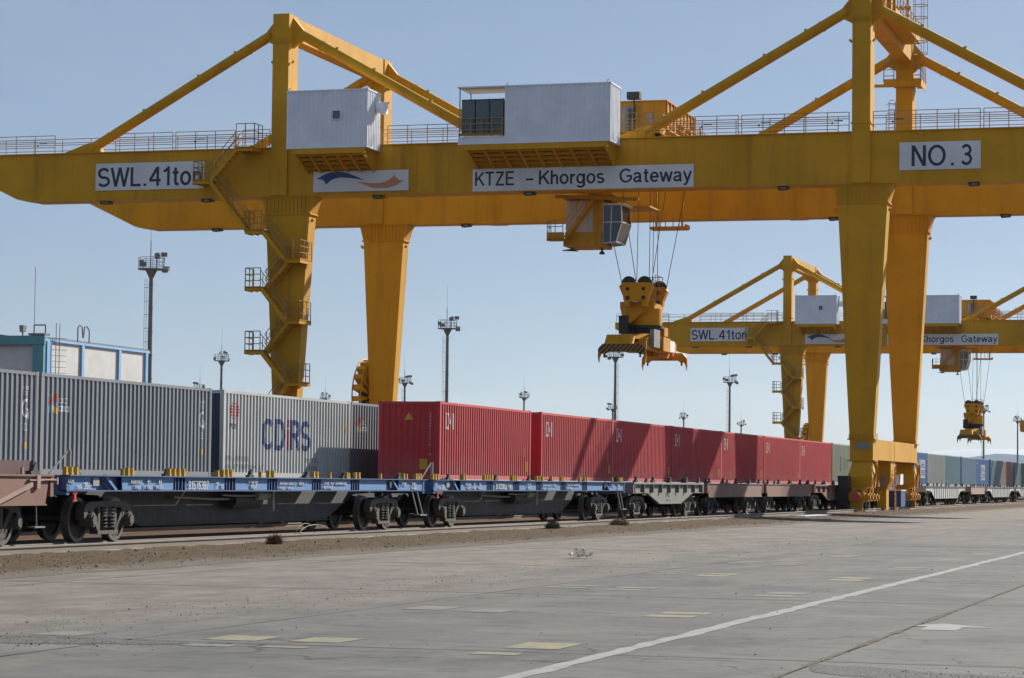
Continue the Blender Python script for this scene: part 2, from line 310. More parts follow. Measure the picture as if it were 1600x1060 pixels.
# ================================================================ ground
GZ = -.337
def ground_mat():
    m, t, b = nodes('dusty_ground'); p = pos(t)
    a = noise(t, p, .25, 6, .65); c = mixc(t, ramp(t, a, [(.3, 0), (.7, 1)]), (.14, .105, .072), (.19, .148, .108))
    c = mixc(t, ramp(t, noise(t, p, 9, 3, .7), [(.55, 0), (.8, .6)]), c, (.10, .075, .055))
    t.links.new(c, b.inputs['Base Color']); b.inputs['Roughness'].default_value = .95; b.inputs['Specular IOR Level'].default_value = .1
    bump(t, b, noise(t, p, 14, 4, .7), .6, .03); return m
MT['ground'] = ground_mat()
def concrete_mat():
    m, t, b = nodes('worn_concrete'); p = pos(t)
    oi = t.nodes.new('ShaderNodeObjectInfo').outputs['Random']
    c = mixc(t, oi, (.108, .108, .107), (.142, .140, .135))
    c = mixc(t, ramp(t, noise(t, p, .42, 9, .66), [(.36, .75), (.50, 0)]), c, (.082, .083, .087))
    c = mixc(t, ramp(t, noise(t, p, .75, 8, .66, (1, .8, 1)), [(.50, 0), (.66, .8)]), c, (.180, .177, .168))
    c = mixc(t, ramp(t, noise(t, p, 1.0, 7, .7, (.16, .75, 1)), [(.50, 0), (.64, .7)]), c, (.168, .162, .151))
    c = mixc(t, ramp(t, noise(t, p, 2.6, 7, .7, (1.2, .5, 1)), [(.54, 0), (.66, .75)]), c, (.066, .066, .070))
    c = mixc(t, ramp(t, noise(t, p, 1.0, 6, .75, (8, 1.6, 1)), [(.58, 0), (.64, .7)]), c, (.060, .060, .064))
    c = mixc(t, ramp(t, noise(t, p, 14, 4, .75), [(.60, 0), (.70, .6)]), c, (.075, .073, .072))
    vo = t.nodes.new('ShaderNodeTexVoronoi'); vo.feature = 'DISTANCE_TO_EDGE'; vo.inputs['Scale'].default_value = .22
    wn = t.nodes.new('ShaderNodeTexNoise'); wn.inputs['Scale'].default_value = .8; wn.inputs['Detail'].default_value = 6; t.links.new(p, wn.inputs['Vector'])
    va = t.nodes.new('ShaderNodeVectorMath'); va.operation = 'MULTIPLY_ADD'; va.inputs[1].default_value = (2.2, 2.2, 0); t.links.new(wn.outputs['Color'], va.inputs[0]); t.links.new(p, va.inputs[2]); t.links.new(va.outputs[0], vo.inputs['Vector'])
    ck = ramp(t, vo.outputs['Distance'], [(.0, .85), (.0085, 0)])
    c = mixc(t, mixc(t, 1.0, ck, ramp(t, noise(t, p, .15, 3, .5), [(.48, 0), (.56, 1)]), 'MULTIPLY'), c, (.035, .034, .033))
    # sand blown over from the tracks, thicker towards them, in long drifts
    sx = t.nodes.new('ShaderNodeSeparateXYZ'); t.links.new(p, sx.inputs[0])
    mr = t.nodes.new('ShaderNodeMapRange'); mr.inputs[1].default_value = 6.0; mr.inputs[2].default_value = 17.5; mr.inputs[3].default_value = -.20; mr.inputs[4].default_value = .36
    t.links.new(sx.outputs[1], mr.inputs[0])
    dn = noise(t, p, 1.0, 6, .68, (.07, .55, 1))
    ad = t.nodes.new('ShaderNodeMath'); ad.operation = 'ADD'; t.links.new(dn, ad.inputs[0]); t.links.new(mr.outputs[0], ad.inputs[1])
    c = mixc(t, ramp(t, ad.outputs[0], [(.46, 0), (.70, .88)]), c, mixc(t, ramp(t, noise(t, p, 1.3, 7, .7, (.5, 1, 1)), [(.4, 0), (.62, 1)]), (.235, .205, .175), (.150, .128, .108)))
    t.links.new(c, b.inputs['Base Color']); b.inputs['Roughness'].default_value = .82; b.inputs['Specular IOR Level'].default_value = .25
    h = mixc(t, .5, noise(t, p, 35, 4, .7), noise(t, p, 1.0, 5, .7, (9, 2, 1)))
    bump(t, b, h, .35, .012); return m
MT['concrete'] = concrete_mat()
def worn_paint(name, col, under=(.24, .235, .225), lo=.42, hi=.6):
    m, t, b = nodes(name); p = pos(t)
    f = ramp(t, noise(t, p, 5, 6, .75, (.5, 1, 1)), [(lo, 0), (hi, 1)])
    t.links.new(mixc(t, f, under, col), b.inputs['Base Color']); b.inputs['Roughness'].default_value = .8; return m
MT['line_white'] = worn_paint('worn_white_line', (.29, .29, .285), under=(.16, .16, .155), lo=.25, hi=.50)
MT['line_yellow'] = worn_paint('worn_yellow_mark', (.27, .235, .13), under=(.155, .155, .15), lo=.32, hi=.58)
MT['line_faint'] = worn_paint('faint_yellow_mark', (.215, .195, .135), under=(.155, .155, .15), lo=.42, hi=.68)
MT['seal_shadow'] = paint('joint_seal_and_shadow', (.07, .07, .075), .85, dirt=.2, streak=False)  # dark colour of the joint seals and of the painted shadow strip

g = MB(); S = 14000
g.add([(-300, -S, GZ-.10), (S, -S, GZ-.10), (S, S, GZ-.10), (-300, S, GZ-.10)], [(0, 1, 2, 3)])
tag(part('ground', g, 'ground'), kind='structure')

apron = empty('concrete_apron', (23.3, 4.0, GZ)); tag(apron, 'worn grey concrete apron of large slabs in front of the tracks', None, None, 'structure')
xs = [23.3+12.03*k for k in range(-3, 27)]; ys = [-30.2, -23.4, -16.55, -9.7, -2.85, 4.0, 10.85, 17.7, 19.6]
rnd = random.Random(3)
for i in range(len(xs)-1):
    for j in range(len(ys)-1):
        zz = GZ; m_ = MB(); gp = .012
        x0, x1, y0, y1 = xs[i]+gp, xs[i+1]-gp, ys[j]+gp, ys[j+1]-gp; nn = 14
        # slightly chipped edges
        top = []
        for k in range(nn): top.append((x0+(x1-x0)*k/nn, y0+abs(rnd.gauss(0, .008))))
        for k in range(nn): top.append((x1-abs(rnd.gauss(0, .008)), y0+(y1-y0)*k/nn))
        for k in range(nn): top.append((x1-(x1-x0)*k/nn, y1-abs(rnd.gauss(0, .008))))
        for k in range(nn): top.append((x0+abs(rnd.gauss(0, .008)), y1-(y1-y0)*k/nn))
        m_.prism(top, 'z', zz-.2, zz); part('slab', m_, 'concrete', apron)

# dark worn sealant in the cross joints and lane joints
sealn = empty('joint_seals', (23.3, 10, GZ)); tag(sealn, 'dark worn seals in the slab joints', None, None, 'structure')
for i, x in enumerate(xs[2:16]):
    m_ = MB(); y = -12.0; a = []; c = []
    while y < 19.4:
        wd = (.03+.06*abs(MN.noise((y*.8, x, 0)))+.035*max(0, MN.noise((y*3.1, x, 4))))*(1+.018*(x-23)*(x > 23)); q = .03*MN.noise((y*.5, x, 9)); a.append((x-wd+q, y, GZ+.002)); c.append((x+wd+q, y, GZ+.002)); y += .22
    n_ = len(a); m_.add(a+c, [(k, k+1, n_+k+1, n_+k) for k in range(n_-1)]); part('seal', m_, 'seal_shadow', sealn)
for yj in (10.85, 17.7):
    m_ = MB(); x = 14.0; a = []; c = []
    while x < 90:
        wd = .015+.04*abs(MN.noise((x*.5, yj, 0))); q = .03*MN.noise((x*.3, yj, 9)); a.append((x, yj-wd+q, GZ+.002)); c.append((x, yj+wd+q, GZ+.002)); x += .4
    n_ = len(a); m_.add(a+c, [(k, k+1, n_+k+1, n_+k) for k in range(n_-1)]); part('seal', m_, 'seal_shadow', sealn)
# painted marks on the slabs (flat sheets 4 mm up)
ln = MB(); X = 12.0; pl = []; pr_ = []
while X < 150:
    jx = rnd.gauss(0, .012); pl.append((X, 6.10+jx+rnd.gauss(0, .012), GZ+.004)); pr_.append((X, 5.91+jx+rnd.gauss(0, .012), GZ+.004)); X += .45 if X < 60 else 2.5
n_ = len(pl); ln.add(pl+pr_, [(i, i+1, n_+i+1, n_+i) for i in range(n_-1)])
tag(part('road_line', ln, 'line_white', None), 'long worn white line painted along the apron', None, None, 'structure')
YM = [(24.01, 9.94, .57, .77, 0), (22.85, 9.8, .51, .35, 1), (23.06-.15, 9.04, .45, .25, 1), (24.11, 9.08, .53, .77, 0), (24.24, 6.88, .55, .94, 0), (22.95, 6.96, .45, .35, 0), (51.86, 10.44, .6, 1.7, 1), (51.61, 9.5, .54, 1.67, 1), (59.17, 10.47, .48, 1.37, 1), (58.05, 9.4, .54, 2.0, 1), (44.99, 10.48, .57, 1.29, 1), (44.44, 9.44, .55, 1.56, 0), (38.18, 10.35, .6, 1.17, 1), (37.86, 9.38, .6, 1.3, 1), (37.11, 6.95, .59, 1.6, 1), (43.85, 7.02, .56, 1.7, 0), (50.11, 6.95, .56, 1.8, 1), (56.14, 6.85, .56, 1.8, 1), (61.83, 6.75, .55, 1.7, 1), (30.72, 7.02, .6, 1.3, 0), (30.77, 10.17, .53, .93, 1), (30.45, 9.32, .46, .75, 1), (23.9, 11.81, .52, .73, 1)]
mk = empty('road_markings', (24, 9, GZ)); tag(mk, 'pale yellow container slot marks painted on the apron', None, None, 'structure')
for (x, y, wy, wx, faint) in YM:
    m_ = MB(); a = wx/2; c = wy/2; z = GZ+.004
    if wx > 1.1:
        for (u0, u1) in ((-a, -.12), (.12, a)): m_.add([(x+u0, y-c, z), (x+u1, y-c, z), (x+u1, y+c, z), (x+u0, y+c, z)], [(0, 1, 2, 3)])
    else: m_.add([(x-a, y-c, z), (x+a, y-c, z), (x+a, y+c, z), (x-a, y+c, z)], [(0, 1, 2, 3)])
    part('slot_mark', m_, 'line_faint' if faint else 'line_yellow', mk)
m_ = MB(); m_.add([(28.9, 3.45, GZ+.004), (29.6, 3.45, GZ+.004), (29.6, 3.1, GZ+.004), (30.3, 3.75, GZ+.004), (29.6, 4.1, GZ+.004), (29.6, 3.85, GZ+.004), (28.9, 3.85, GZ+.004)], [(0, 1, 2, 3, 4, 5, 6)])
part('arrow_mark', m_, 'line_white', mk)
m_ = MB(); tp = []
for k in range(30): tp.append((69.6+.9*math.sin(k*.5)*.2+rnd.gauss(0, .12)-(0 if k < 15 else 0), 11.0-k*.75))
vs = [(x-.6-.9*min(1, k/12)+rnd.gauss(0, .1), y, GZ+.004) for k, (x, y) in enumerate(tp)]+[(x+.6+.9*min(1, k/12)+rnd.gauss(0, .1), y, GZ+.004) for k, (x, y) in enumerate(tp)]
m_.add(vs, [(i, i+1, 31+i, 30+i) for i in range(29)]); part('shadow_strip', m_, 'seal_shadow', mk)  # cast shadow of something out of view, painted as a dark strip

# dirt bank and ballast
def dirt_mat(name, a, bcol, dark):
    m, t, b = nodes(name); p = pos(t)
    c = mixc(t, ramp(t, noise(t, p, .8, 6, .65), [(.3, 0), (.7, 1)]), a, bcol)
    c = mixc(t, ramp(t, noise(t, p, 10, 5, .75), [(.5, 0), (.72, .85)]), c, dark)
    c = mixc(t, ramp(t, noise(t, p, 30, 2, .6), [(.62, 0), (.7, .6)]), c, (.24, .21, .17))
    if name == 'sandy_dirt':
        sx = t.nodes.new('ShaderNodeSeparateXYZ'); t.links.new(p, sx.inputs[0]); mr = t.nodes.new('ShaderNodeMapRange'); mr.inputs[1].default_value = 20.9; mr.inputs[2].default_value = 19.0; mr.inputs[3].default_value = -.35; mr.inputs[4].default_value = .45; t.links.new(sx.outputs[1], mr.inputs[0])
        ad = t.nodes.new('ShaderNodeMath'); ad.operation = 'ADD'; t.links.new(noise(t, p, 1.0, 6, .7, (.25, 1.2, 1)), ad.inputs[0]); t.links.new(mr.outputs[0], ad.inputs[1])
        c = mixc(t, ramp(t, ad.outputs[0], [(.45, 0), (.75, .95)]), c, (.198, .172, .146))
    t.links.new(c, b.inputs['Base Color']); b.inputs['Roughness'].default_value = .95; b.inputs['Specular IOR Level'].default_value = .1
    bump(t, b, noise(t, p, 18, 5, .75), .8, .05); return m
MT['dirt'] = dirt_mat('sandy_dirt', (.118, .084, .053), (.150, .110, .074), (.062, .044, .030))
MT['ballast'] = dirt_mat('rusty_ballast', (.13, .078, .05), (.18, .12, .085), (.05, .035, .028))
def bank(name, mat, y0, y1, ny, x0, x1, nx, zf, amp, label):
    m_ = MB(); vs = []
    for i in range(nx+1):
        u = i/nx; x = x0+(x1-x0)*(u**1.8)
        for j in range(ny+1):
            y = y0+(y1-y0)*j/ny; e = 0 if j in (0,) else 1
            yy = y+(MN.noise((x*.25, 3, 0))*.35+MN.noise((x*1.1, 9, 0))*.12 if j == 0 else 0)
            vs.append((x, yy, zf(y)+e*amp*(MN.noise((x*.9, y*1.3, 1))+.6*MN.noise((x*2.7, y*3, 5)))))
    f = [(i*(ny+1)+j, (i+1)*(ny+1)+j, (i+1)*(ny+1)+j+1, i*(ny+1)+j+1) for i in range(nx) for j in range(ny)]
    m_.add(vs, f); o = part(name, m_, mat, None, True); tag(o, label, None, None, 'structure'); return o
def zb(y):
    if y < 20.2: return GZ+.004+(y-18.9)*.025
    return GZ+.036+min(1, (y-20.2)/3.0)*.08
bank('dirt_ground', 'dirt', 18.9, 24.45, 26, 20, 420, 700, zb, .026, 'sandy dirt bank between the concrete and the rails')
bank('ballast_ground', 'ballast', 24.40, 40.5, 22, 20, 460, 260, lambda y: -.30 if y < 28 else -.27, .02, 'rust brown ballast under the tracks')
# stones
def stones(name, n, area, mat, smin, smax, seed, zf, label):
    r = random.Random(seed); m_ = MB()
    for _ in range(n):
        x, y = area(r); s = r.uniform(smin, smax)*(1 if r.random() > .06 else 1.9); z = zf(y)
        a = r.uniform(0, 6.28); c, d = math.cos(a)*s, math.sin(a)*s
        m_.add([(x+c, y+d, z), (x-d*.8, y+c*.8, z), (x-c, y-d*.9, z), (x+d*.7, y-c*.8, z), (x+r.uniform(-.3, .3)*s, y+r.uniform(-.3, .3)*s, z+s*r.uniform(.5, 1.0))], [(0, 1, 4), (1, 2, 4), (2, 3, 4), (3, 0, 4)])
    o = part(name, m_, mat); tag(o, label, None, None, 'stuff')
MT['stone'] = paint('grey_stone', (.125, .105, .085), .9, dirt=.4, streak=False, scale=6)
MT['stoned'] = paint('dark_stone', (.085, .078, .07), .9, dirt=.4, streak=False, scale=6)
stones('gravel', 5200, lambda r: (30+130*r.random()**1.6, 19.4+4.6*r.random()), 'stone', .010, .032, 11, zb, 'loose gravel and clods on the dirt bank')
stones('gravel', 1500, lambda r: (22+60*r.random()**1.4, 12.6+r.gauss(0, .8)+.02*r.random()), 'stoned', .005, .013, 12, lambda y: GZ+.002, 'line of dark chippings scattered on the concrete')
stones('gravel', 260, lambda r: (20+60*r.random()**1.4, 3.8+16*r.random()), 'stoned', .006, .016, 14, lambda y: GZ+.002, 'stray dark pebbles scattered over the apron')
def cracks_fill():
    r = random.Random(5); m_ = MB(); x = 15.0
    while x < 60:
        wd = .015+.05*abs(MN.noise((x*1.3, 0, 0)))+.06*max(0, MN.noise((x*.4, 2, 0)))
        m_.add([(x, 4.0-wd, GZ+.006), (x+.25, 4.0-wd*.8, GZ+.006), (x+.25, 4.0+wd, GZ+.006), (x, 4.0+wd*1.1, GZ+.006), (x+.12, 4.0, GZ+.010)], [(0, 1, 4), (1, 2, 4), (2, 3, 4), (3, 0, 4)])
        x += .25
    o = part('dirt', m_, 'dirt'); tag(o, 'sand gathered along a slab joint', None, None, 'stuff')
cracks_fill()
def broken(name, pts, seed, n, label):
    """a patch where the slab surface has broken up: ragged dark sheet and chips"""
    r = random.Random(seed); q = []
    for (x, y) in smooth_poly(pts, 8): q.append((x+r.gauss(0, .05), y+r.gauss(0, .06)))
    m_ = MB(); m_.add([(x, y, GZ+.003) for x, y in q], [tuple(range(len(q)))]); part('worn_patch', m_, 'broken', sealn)
    cx = sum(p[0] for p in pts)/len(pts); cy = sum(p[1] for p in pts)/len(pts); rx = max(abs(p[0]-cx) for p in pts); ry = max(abs(p[1]-cy) for p in pts)
    stones(name, n, lambda r_: (cx+rx*.8*max(-1.2, min(1.2, r_.gauss(0, .5))), cy+ry*.9*max(-1.2, min(1.2, r_.gauss(0, .5)))), 'stoned', .005, .011, seed, lambda y: GZ+.003, label)
m, t, b = nodes('broken_concrete'); p = pos(t)
c = mixc(t, ramp(t, noise(t, p, 26, 4, .75), [(.42, 0), (.58, 1)]), (.085, .085, .086), (.155, .152, .146)); t.links.new(c, b.inputs['Base Color']); b.inputs['Roughness'].default_value = .9; bump(t, b, noise(t, p, 30, 4, .7), .8, .03); MT['broken'] = m
broken('gravel', [(23.15, 9.7), (22.6, 10.6), (22.2, 11.6), (21.5, 13.4), (22.6, 13.6), (23.2, 12.0)], 31, 260, 'dark chips of a broken slab corner at the picture edge')
broken('gravel', [(22.9, 3.9), (22.2, 2.6), (22.0, 1.2), (21.4, 1.0), (21.2, 2.6), (21.9, 3.8)], 32, 200, 'dark chips by the crossing of two slab joints')

# ---------------------------------------------------------------- rails
RZ = -.15
def rail_profile(): return [(-.075, -.18), (.075, -.18), (.075, -.165), (.012, -.145), (.012, -.045), (.036, -.035), (.037, -.008), (.030, 0), (-.030, 0), (-.037, -.008), (-.036, -.035), (-.012, -.045), (-.012, -.145), (-.075, -.165)]
TRK = {'near': 25.5, 'mid': 31.19, 'far': 35.12}
for k, lab in (('near', 'front railway track under the empty flat wagons'), ('mid', 'middle railway track under the red containers'), ('far', 'rear railway track under the grey containers')):
    tr = empty('railway_track', (60, TRK[k], RZ)); tag(tr, lab, None, None, 'structure')
    for sgn in (-1, 1):
        yc = TRK[k]+sgn*.78
        part('rail', MB().prism([(yc+a, RZ+c) for a, c in rail_profile()], 'x', 20, 520), 'railsteel', tr)
tr = empty('crane_track', (60, 22.93, -.08)); tag(tr, 'crane rail let into the dirt beside the wagons', None, None, 'structure')
part('rail', MB().prism([(22.93+a, -.08+c) for a, c in rail_profile()], 'x', 20, 520), 'railsteel', tr)
part('rail', MB().prism([(58.4+a, -.08+c) for a, c in rail_profile()], 'x', 20, 520), 'railsteel', tr)

# ================================================================ containers
CL, CW, CH = 12.192, 2.438, 2.9
PITCH = .2905; NC = 41; DEP = .038; CX0 = .14
def prof_pts():
    """side wall profile (x, depth) from the outer face inward"""
    p = [(CX0, 0)]
    for i in range(NC):
        x = CX0+i*PITCH; a = (0.06, 0.11, .20, .25)
        p += [(x+a[0], 0), (x+a[1], DEP), (x+a[2], DEP), (x+a[3], 0)]
    p.append((CL-.14, 0)); return p
PROF = prof_pts()
def depth_at(x):
    for (a, d0), (c, d1) in zip(PROF, PROF[1:]):
        if a <= x <= c: return d0+(d1-d0)*(x-a)/max(1e-6, c-a)
    return 0
def wall_mesh(flip=False):
    m_ = MB(); vs = []
    for x, d in PROF:
        y = .012+d if not flip else CW-.012-d
        vs += [(x, y, .15), (x, y, CH-.10)]
    n = len(PROF); m_.add(vs, [(2*i, 2*i+2, 2*i+3, 2*i+1) for i in range(n-1)]); return m_.mesh('container_side')
def end_mesh():
    m_ = MB(); vs = []; p = [(.14, 0)]; n = 9; w_ = (CW-.28)/n
    for i in range(n): p += [(.14+i*w_+.03, 0), (.14+i*w_+.075, .045), (.14+i*w_+.165, .045), (.14+i*w_+.21, 0)]
    p.append((CW-.14, 0))
    for y, d in p: vs += [(.012+d, y, .15), (.012+d, y, CH-.10)]
    m_.add(vs, [(2*i, 2*i+2, 2*i+3, 2*i+1) for i in range(len(p)-1)]); return m_.mesh('container_front')
def frame_mesh():
    m_ = MB()
    for x in (0.004, CL-.144):
        for y in (0.004, CW-.144): m_.box(x, x+.14, y, y+.14, .12, CH-.12)
    for y in (0.008, CW-.068):
        m_.box(.16, CL-.16, y, y+.06, CH-.105, CH-.015); m_.box(.16, CL-.16, y, y+.06, .0, .155)
    for x in (.008, CL-.068):
        m_.box(x, x+.06, .16, CW-.16, CH-.12, CH-.012); m_.box(x, x+.06, .16, CW-.16, .0, .155)
    for x in (0, CL-.178):
        for y in (0, CW-.162):
            for z in (0, CH-.118): m_.box(x, x+.178, y, y+.162, z, z+.118)
    return m_.mesh('container_frame')
def roof_mesh():
    m_ = MB(); n = 44; vs = []
    for i in range(n+1):
        z = CH-.03-(.018 if i % 2 else 0); vs += [(.08+(CL-.16)*i/n, .05, z), (.08+(CL-.16)*i/n, CW-.05, z)]
    m_.add(vs, [(2*i, 2*i+2, 2*i+3, 2*i+1) for i in range(n)]); return m_.mesh('container_roof')
def door_mesh(k):
    m_ = MB(); y0 = .145 if k == 0 else CW/2+.005; y1 = CW/2-.005 if k == 0 else CW-.145
    m_.box(CL-.055, CL-.02, y0, y1, .16, CH-.125)
    for yy in (y0+.22, y1-.22): m_.tube((CL-.004, yy, .1), (CL-.004, yy, CH-.06), .017, 6); m_.box(CL-.02, CL+.012, yy-.06, yy+.2, 1.15, 1.19)
    return m_.mesh('container_door')
CM = dict(wa=wall_mesh(), wb=wall_mesh(True), en=end_mesh(), fr=frame_mesh(), ro=roof_mesh(), d0=door_mesh(0), d1=door_mesh(1))
FL = MB().box(.1, CL-.1, .1, CW-.1, .06, .13).mesh('container_floor')
for me in list(CM.values())+[FL]: me.materials.append(None)
def obj_mat(o, m):
    o.material_slots[0].link = 'OBJECT'; o.material_slots[0].material = m
def cont_paint(name, col, dirt=.3, dirtcol=None, rough=.64):
    m = cont_paint0(name, col, dirt, dirtcol, rough); t = m.node_tree; b = t.nodes['Principled BSDF']
    src = b.inputs['Base Color'].links[0].from_socket; p = obj(t); sx = t.nodes.new('ShaderNodeSeparateXYZ'); t.links.new(p, sx.inputs[0])
    mr = t.nodes.new('ShaderNodeMapRange'); mr.inputs[1].default_value = 1.3; mr.inputs[2].default_value = .1; mr.inputs[3].default_value = -.25; mr.inputs[4].default_value = .30; t.links.new(sx.outputs[2], mr.inputs[0])
    ad = t.nodes.new('ShaderNodeMath'); ad.operation = 'ADD'; t.links.new(noise(t, p, .6, 5, .6), ad.inputs[0]); t.links.new(mr.outputs[0], ad.inputs[1])
    t.links.new(mixc(t, ramp(t, ad.outputs[0], [(.45, 0), (.85, .45)]), src, tuple(.6*x+.13 for x in col)), b.inputs['Base Color']); return m
def cont_paint0(name, col, dirt=.3, dirtcol=None, rough=.64):
    return paint(name, col, rough, dirt=dirt, dirtcol=dirtcol or tuple(x*.45+.03 for x in col), scale=.8, spec=.5, vary=True, rust=.45, rand=.05)
CP = {
 'red': cont_paint('container_red', (.52, .034, .040), .22, (.34, .085, .08)),
 'grey': cont_paint('container_slate_grey', (.185, .20, .235), .3, (.10, .10, .11)),
 'light': cont_paint('container_light_grey', (.47, .48, .47), .3, (.25, .23, .2)),
 'green': cont_paint('container_faded_green', (.27, .33, .24), .5, (.50, .50, .42)),
 'blue': cont_paint('container_blue', (.07, .19, .42), .25),
 'pale': cont_paint('container_pale_grey', (.38, .39, .36), .35),
 'teal': cont_paint('container_teal', (.15, .28, .31), .5, (.30, .36, .36)),
 'bluegrey': cont_paint('container_blue_grey', (.19, .28, .38), .35),
 'slate': cont_paint('container_slate_blue', (.22, .29, .34), .35),
 'rose': cont_paint('container_rose_brown', (.40, .23, .19), .35),
 'teal2': cont_paint('container_green_grey', (.20, .28, .28), .35),
 'navy': cont_paint('container_navy', (.045, .06, .10), .3)}
MT['cwhite'] = paint('container_white_print', (.74, .74, .74), .5, dirt=.25, streak=False, scale=3)
MT['cnavy'] = paint('container_navy_print', (.045, .075, .22), .5, dirt=.2, streak=False, scale=3)
MT['cred'] = paint('container_red_print', (.58, .04, .04), .5, dirt=.15, streak=False, scale=3)
MT['cfaint'] = paint('container_faint_print', (.27, .28, .29), .5, dirt=.2, streak=False, scale=3)
MT['cyellow'] = paint('container_yellow_plate', (.62, .35, .02), .5, dirt=.3, streak=False, scale=3)
MT['c_gr'] = paint('logo_green', (.12, .38, .22), .5, dirt=.1, streak=False)
MT['c_cy'] = paint('logo_cyan', (.12, .42, .48), .5, dirt=.1, streak=False)
MT['c_or'] = paint('logo_amber', (.75, .36, .03), .5, dirt=.1, streak=False)
def container(x, ynear, zb_, col, label, group, floor=True):
    o = empty('shipping_container', (x, ynear, zb_)); tag(o, label, 'container', group)
    for nm, k in (('frame', 'fr'), ('side_wall', 'wa'), ('side_wall', 'wb'), ('front_wall', 'en'), ('roof', 'ro'), ('door', 'd0'), ('door', 'd1')):
        c = bpy.data.objects.new(nm, CM[k]); COL.objects.link(c); c.parent = o; obj_mat(c, CP[col])
    c = bpy.data.objects.new('floor', FL); COL.objects.link(c); c.parent = o; obj_mat(c, MT['dark'])
    return o
def on_corrugation(name, me, x, z, mat, root, lift=.004):
    """a print that follows the corrugated side: cut at every fold, then pressed on to the folds"""
    bm = bmesh.new(); bm.from_mesh(me)
    top = [f for f in bm.faces if f.normal.z < .5]
    bmesh.ops.delete(bm, geom=top, context='FACES')
    for v in bm.verts: v.co = (v.co.x+x, -v.co.z, v.co.y+z)
    if not bm.verts: bm.free(); return
    a = min(v.co.x for v in bm.verts); b = max(v.co.x for v in bm.verts)
    for px, _ in PROF:
        if a < px < b: bmesh.ops.bisect_plane(bm, geom=bm.verts[:]+bm.edges[:]+bm.faces[:], plane_co=(px, 0, 0), plane_no=(1, 0, 0))
    for v in bm.verts: v.co.y += .012+depth_at(v.co.x)-lift
    bmesh.ops.recalc_face_normals(bm, faces=bm.faces)
    me2 = bpy.data.meshes.new(name); bm.to_mesh(me2); bm.free()
    return link(name, me2, MT[mat], root)
def poly_mesh(pts):
    m_ = MB(); m_.add([(x, y, 0) for x, y in pts], [tuple(range(len(pts)))]); me = m_.mesh()
    if me.polygons and me.polygons[0].normal.z < 0: me.flip_normals()
    return me
def polys_mesh(list_):
    m_ = MB()
    for pts in list_: m_.add([(x, y, 0) for x, y in pts], [tuple(range(len(pts)))])
    me = bpy.data.meshes.new('print'); me.from_pydata(m_.v, [], m_.f); me.update()
    bm = bmesh.new(); bm.from_mesh(me)
    for f in bm.faces:
        f.normal_update()
        if f.normal.z < 0: f.normal_flip()
    bm.to_mesh(me); bm.free(); return me
def scribble(w_, h, n, seed):
    """blocky marks in the rhythm of a print too small to read"""
    r = random.Random(seed); out = []; st = w_/n
    for i in range(n):
        if r.random() < .1: continue
        x = i*st; ww = st*.72
        out.append(rect(x, x+ww*.3, 0, h))
        if r.random() < .7: out.append(rect(x+ww*.3, x+ww, h*.82, h))
        if r.random() < .6: out.append(rect(x+ww*.3, x+ww, 0, h*.18))
        if r.random() < .5: out.append(rect(x+ww*.3, x+ww*.9, h*.42, h*.58))
        if r.random() < .5: out.append(rect(x+ww*.75, x+ww, h*.18, h*.82))
    return out
def rect(x0, x1, y0, y1): return [(x0, y0), (x1, y0), (x1, y1), (x0, y1)]

# --- middle train: red ones first
REDX = [91.15, 104.95, 117.14, 129.51, 141.73, 154.24, 166.46]
RLAB = ['red container standing beyond the gap between the two blue flat wagons, maroon end fully shown',
        'red container second from the open maroon end, behind the blue wagon',
        'red container crossed by the first slanted crane shadow',
        'red container crossed by the second, wider slanted crane shadow',
        'red container with one narrow upright shadow band',
        'unshaded red container, second nearest to the faded green one',
        'unshaded red container touching the faded green one']
EMI = [rect(0, .12, .22, .84), rect(0, .36, 0, .18), rect(0, .16, .86, 1), [(.20, 1), (.38, 1), (.64, .46), (.56, .26)], [(.64, 1), (.77, 1), (.68, .48), (.645, .50)], [(.30, .20), (.42, .20), (.52, .36), (.46, .42)], rect(.86, 1.0, 0, 1)]
MY = 29.97; MZ = 1.32
for i, x in enumerate(REDX):
    o = container(x, MY, MZ, 'red', RLAB[i], 'red containers on the middle track')
    on_corrugation('logo', polys_mesh([[(a*.98, c*.62) for a, c in p] for p in EMI]), .72, 1.87, 'cwhite', o)
    on_corrugation('warning_plate', polys_mesh([rect(0, .32, 0, .42)]), 11.45, .34, 'cyellow', o)
    on_corrugation('code_print', polys_mesh([rect(0, .05, 0, .4)]), 11.35, .95, 'cyellow', o)
    if i == 0:
        m_ = MB(); m_.prism([(31.02, 3.52), (31.38, 3.52), (31.20, 3.80)], 'x', x-.002, x+.012); part('warning_triangle', m_, 'cyellow', o)
        m_ = MB(); m_.box(x-.002, x+.012, 30.45, 30.76, 1.68, 2.06); part('data_plate', m_, 'cyellow', o)
        for k, ch in enumerate('CAAU8111114  4'):
            if ch != ' ': put_text('code_letter', ch, .085, 'cwhite', o, (x+.004, 30.38, 3.72-k*.118), '-x')
MORE = [(179.3, 'green', 'faded green container with a pale scuffed patch, beside the yellow crane leg'), (191.55, 'teal2', 'container behind the twin crane legs, next after the faded green one'), (204.6, 'pale', 'pale container seen only between the twin crane legs'),
        (217.25, 'blue', 'bright blue container with white lettering right beside the crane leg'), (230.1, 'pale', 'pale grey container next after the lettered blue one by the crane leg'), (242.4, 'teal', 'weathered teal container between pale grey and blue grey ones'),
        (255.9, 'bluegrey', 'plain blue grey container just before the blue one with a white block'), (268.15, 'blue', 'blue container with tall white block lettering in the far row'), (282.7, 'slate', 'slate blue container crossed by a dark shadow in the far row'),
        (294.95, 'rose', 'rose brown container crossed by a shadow in the far row'), (308.8, 'teal2', 'grey green container beyond the rose brown one'), (321.1, 'navy', 'dark container at the far end of the visible row'), (334.2, 'slate', 'slate container past the dark one at the edge of the picture')]
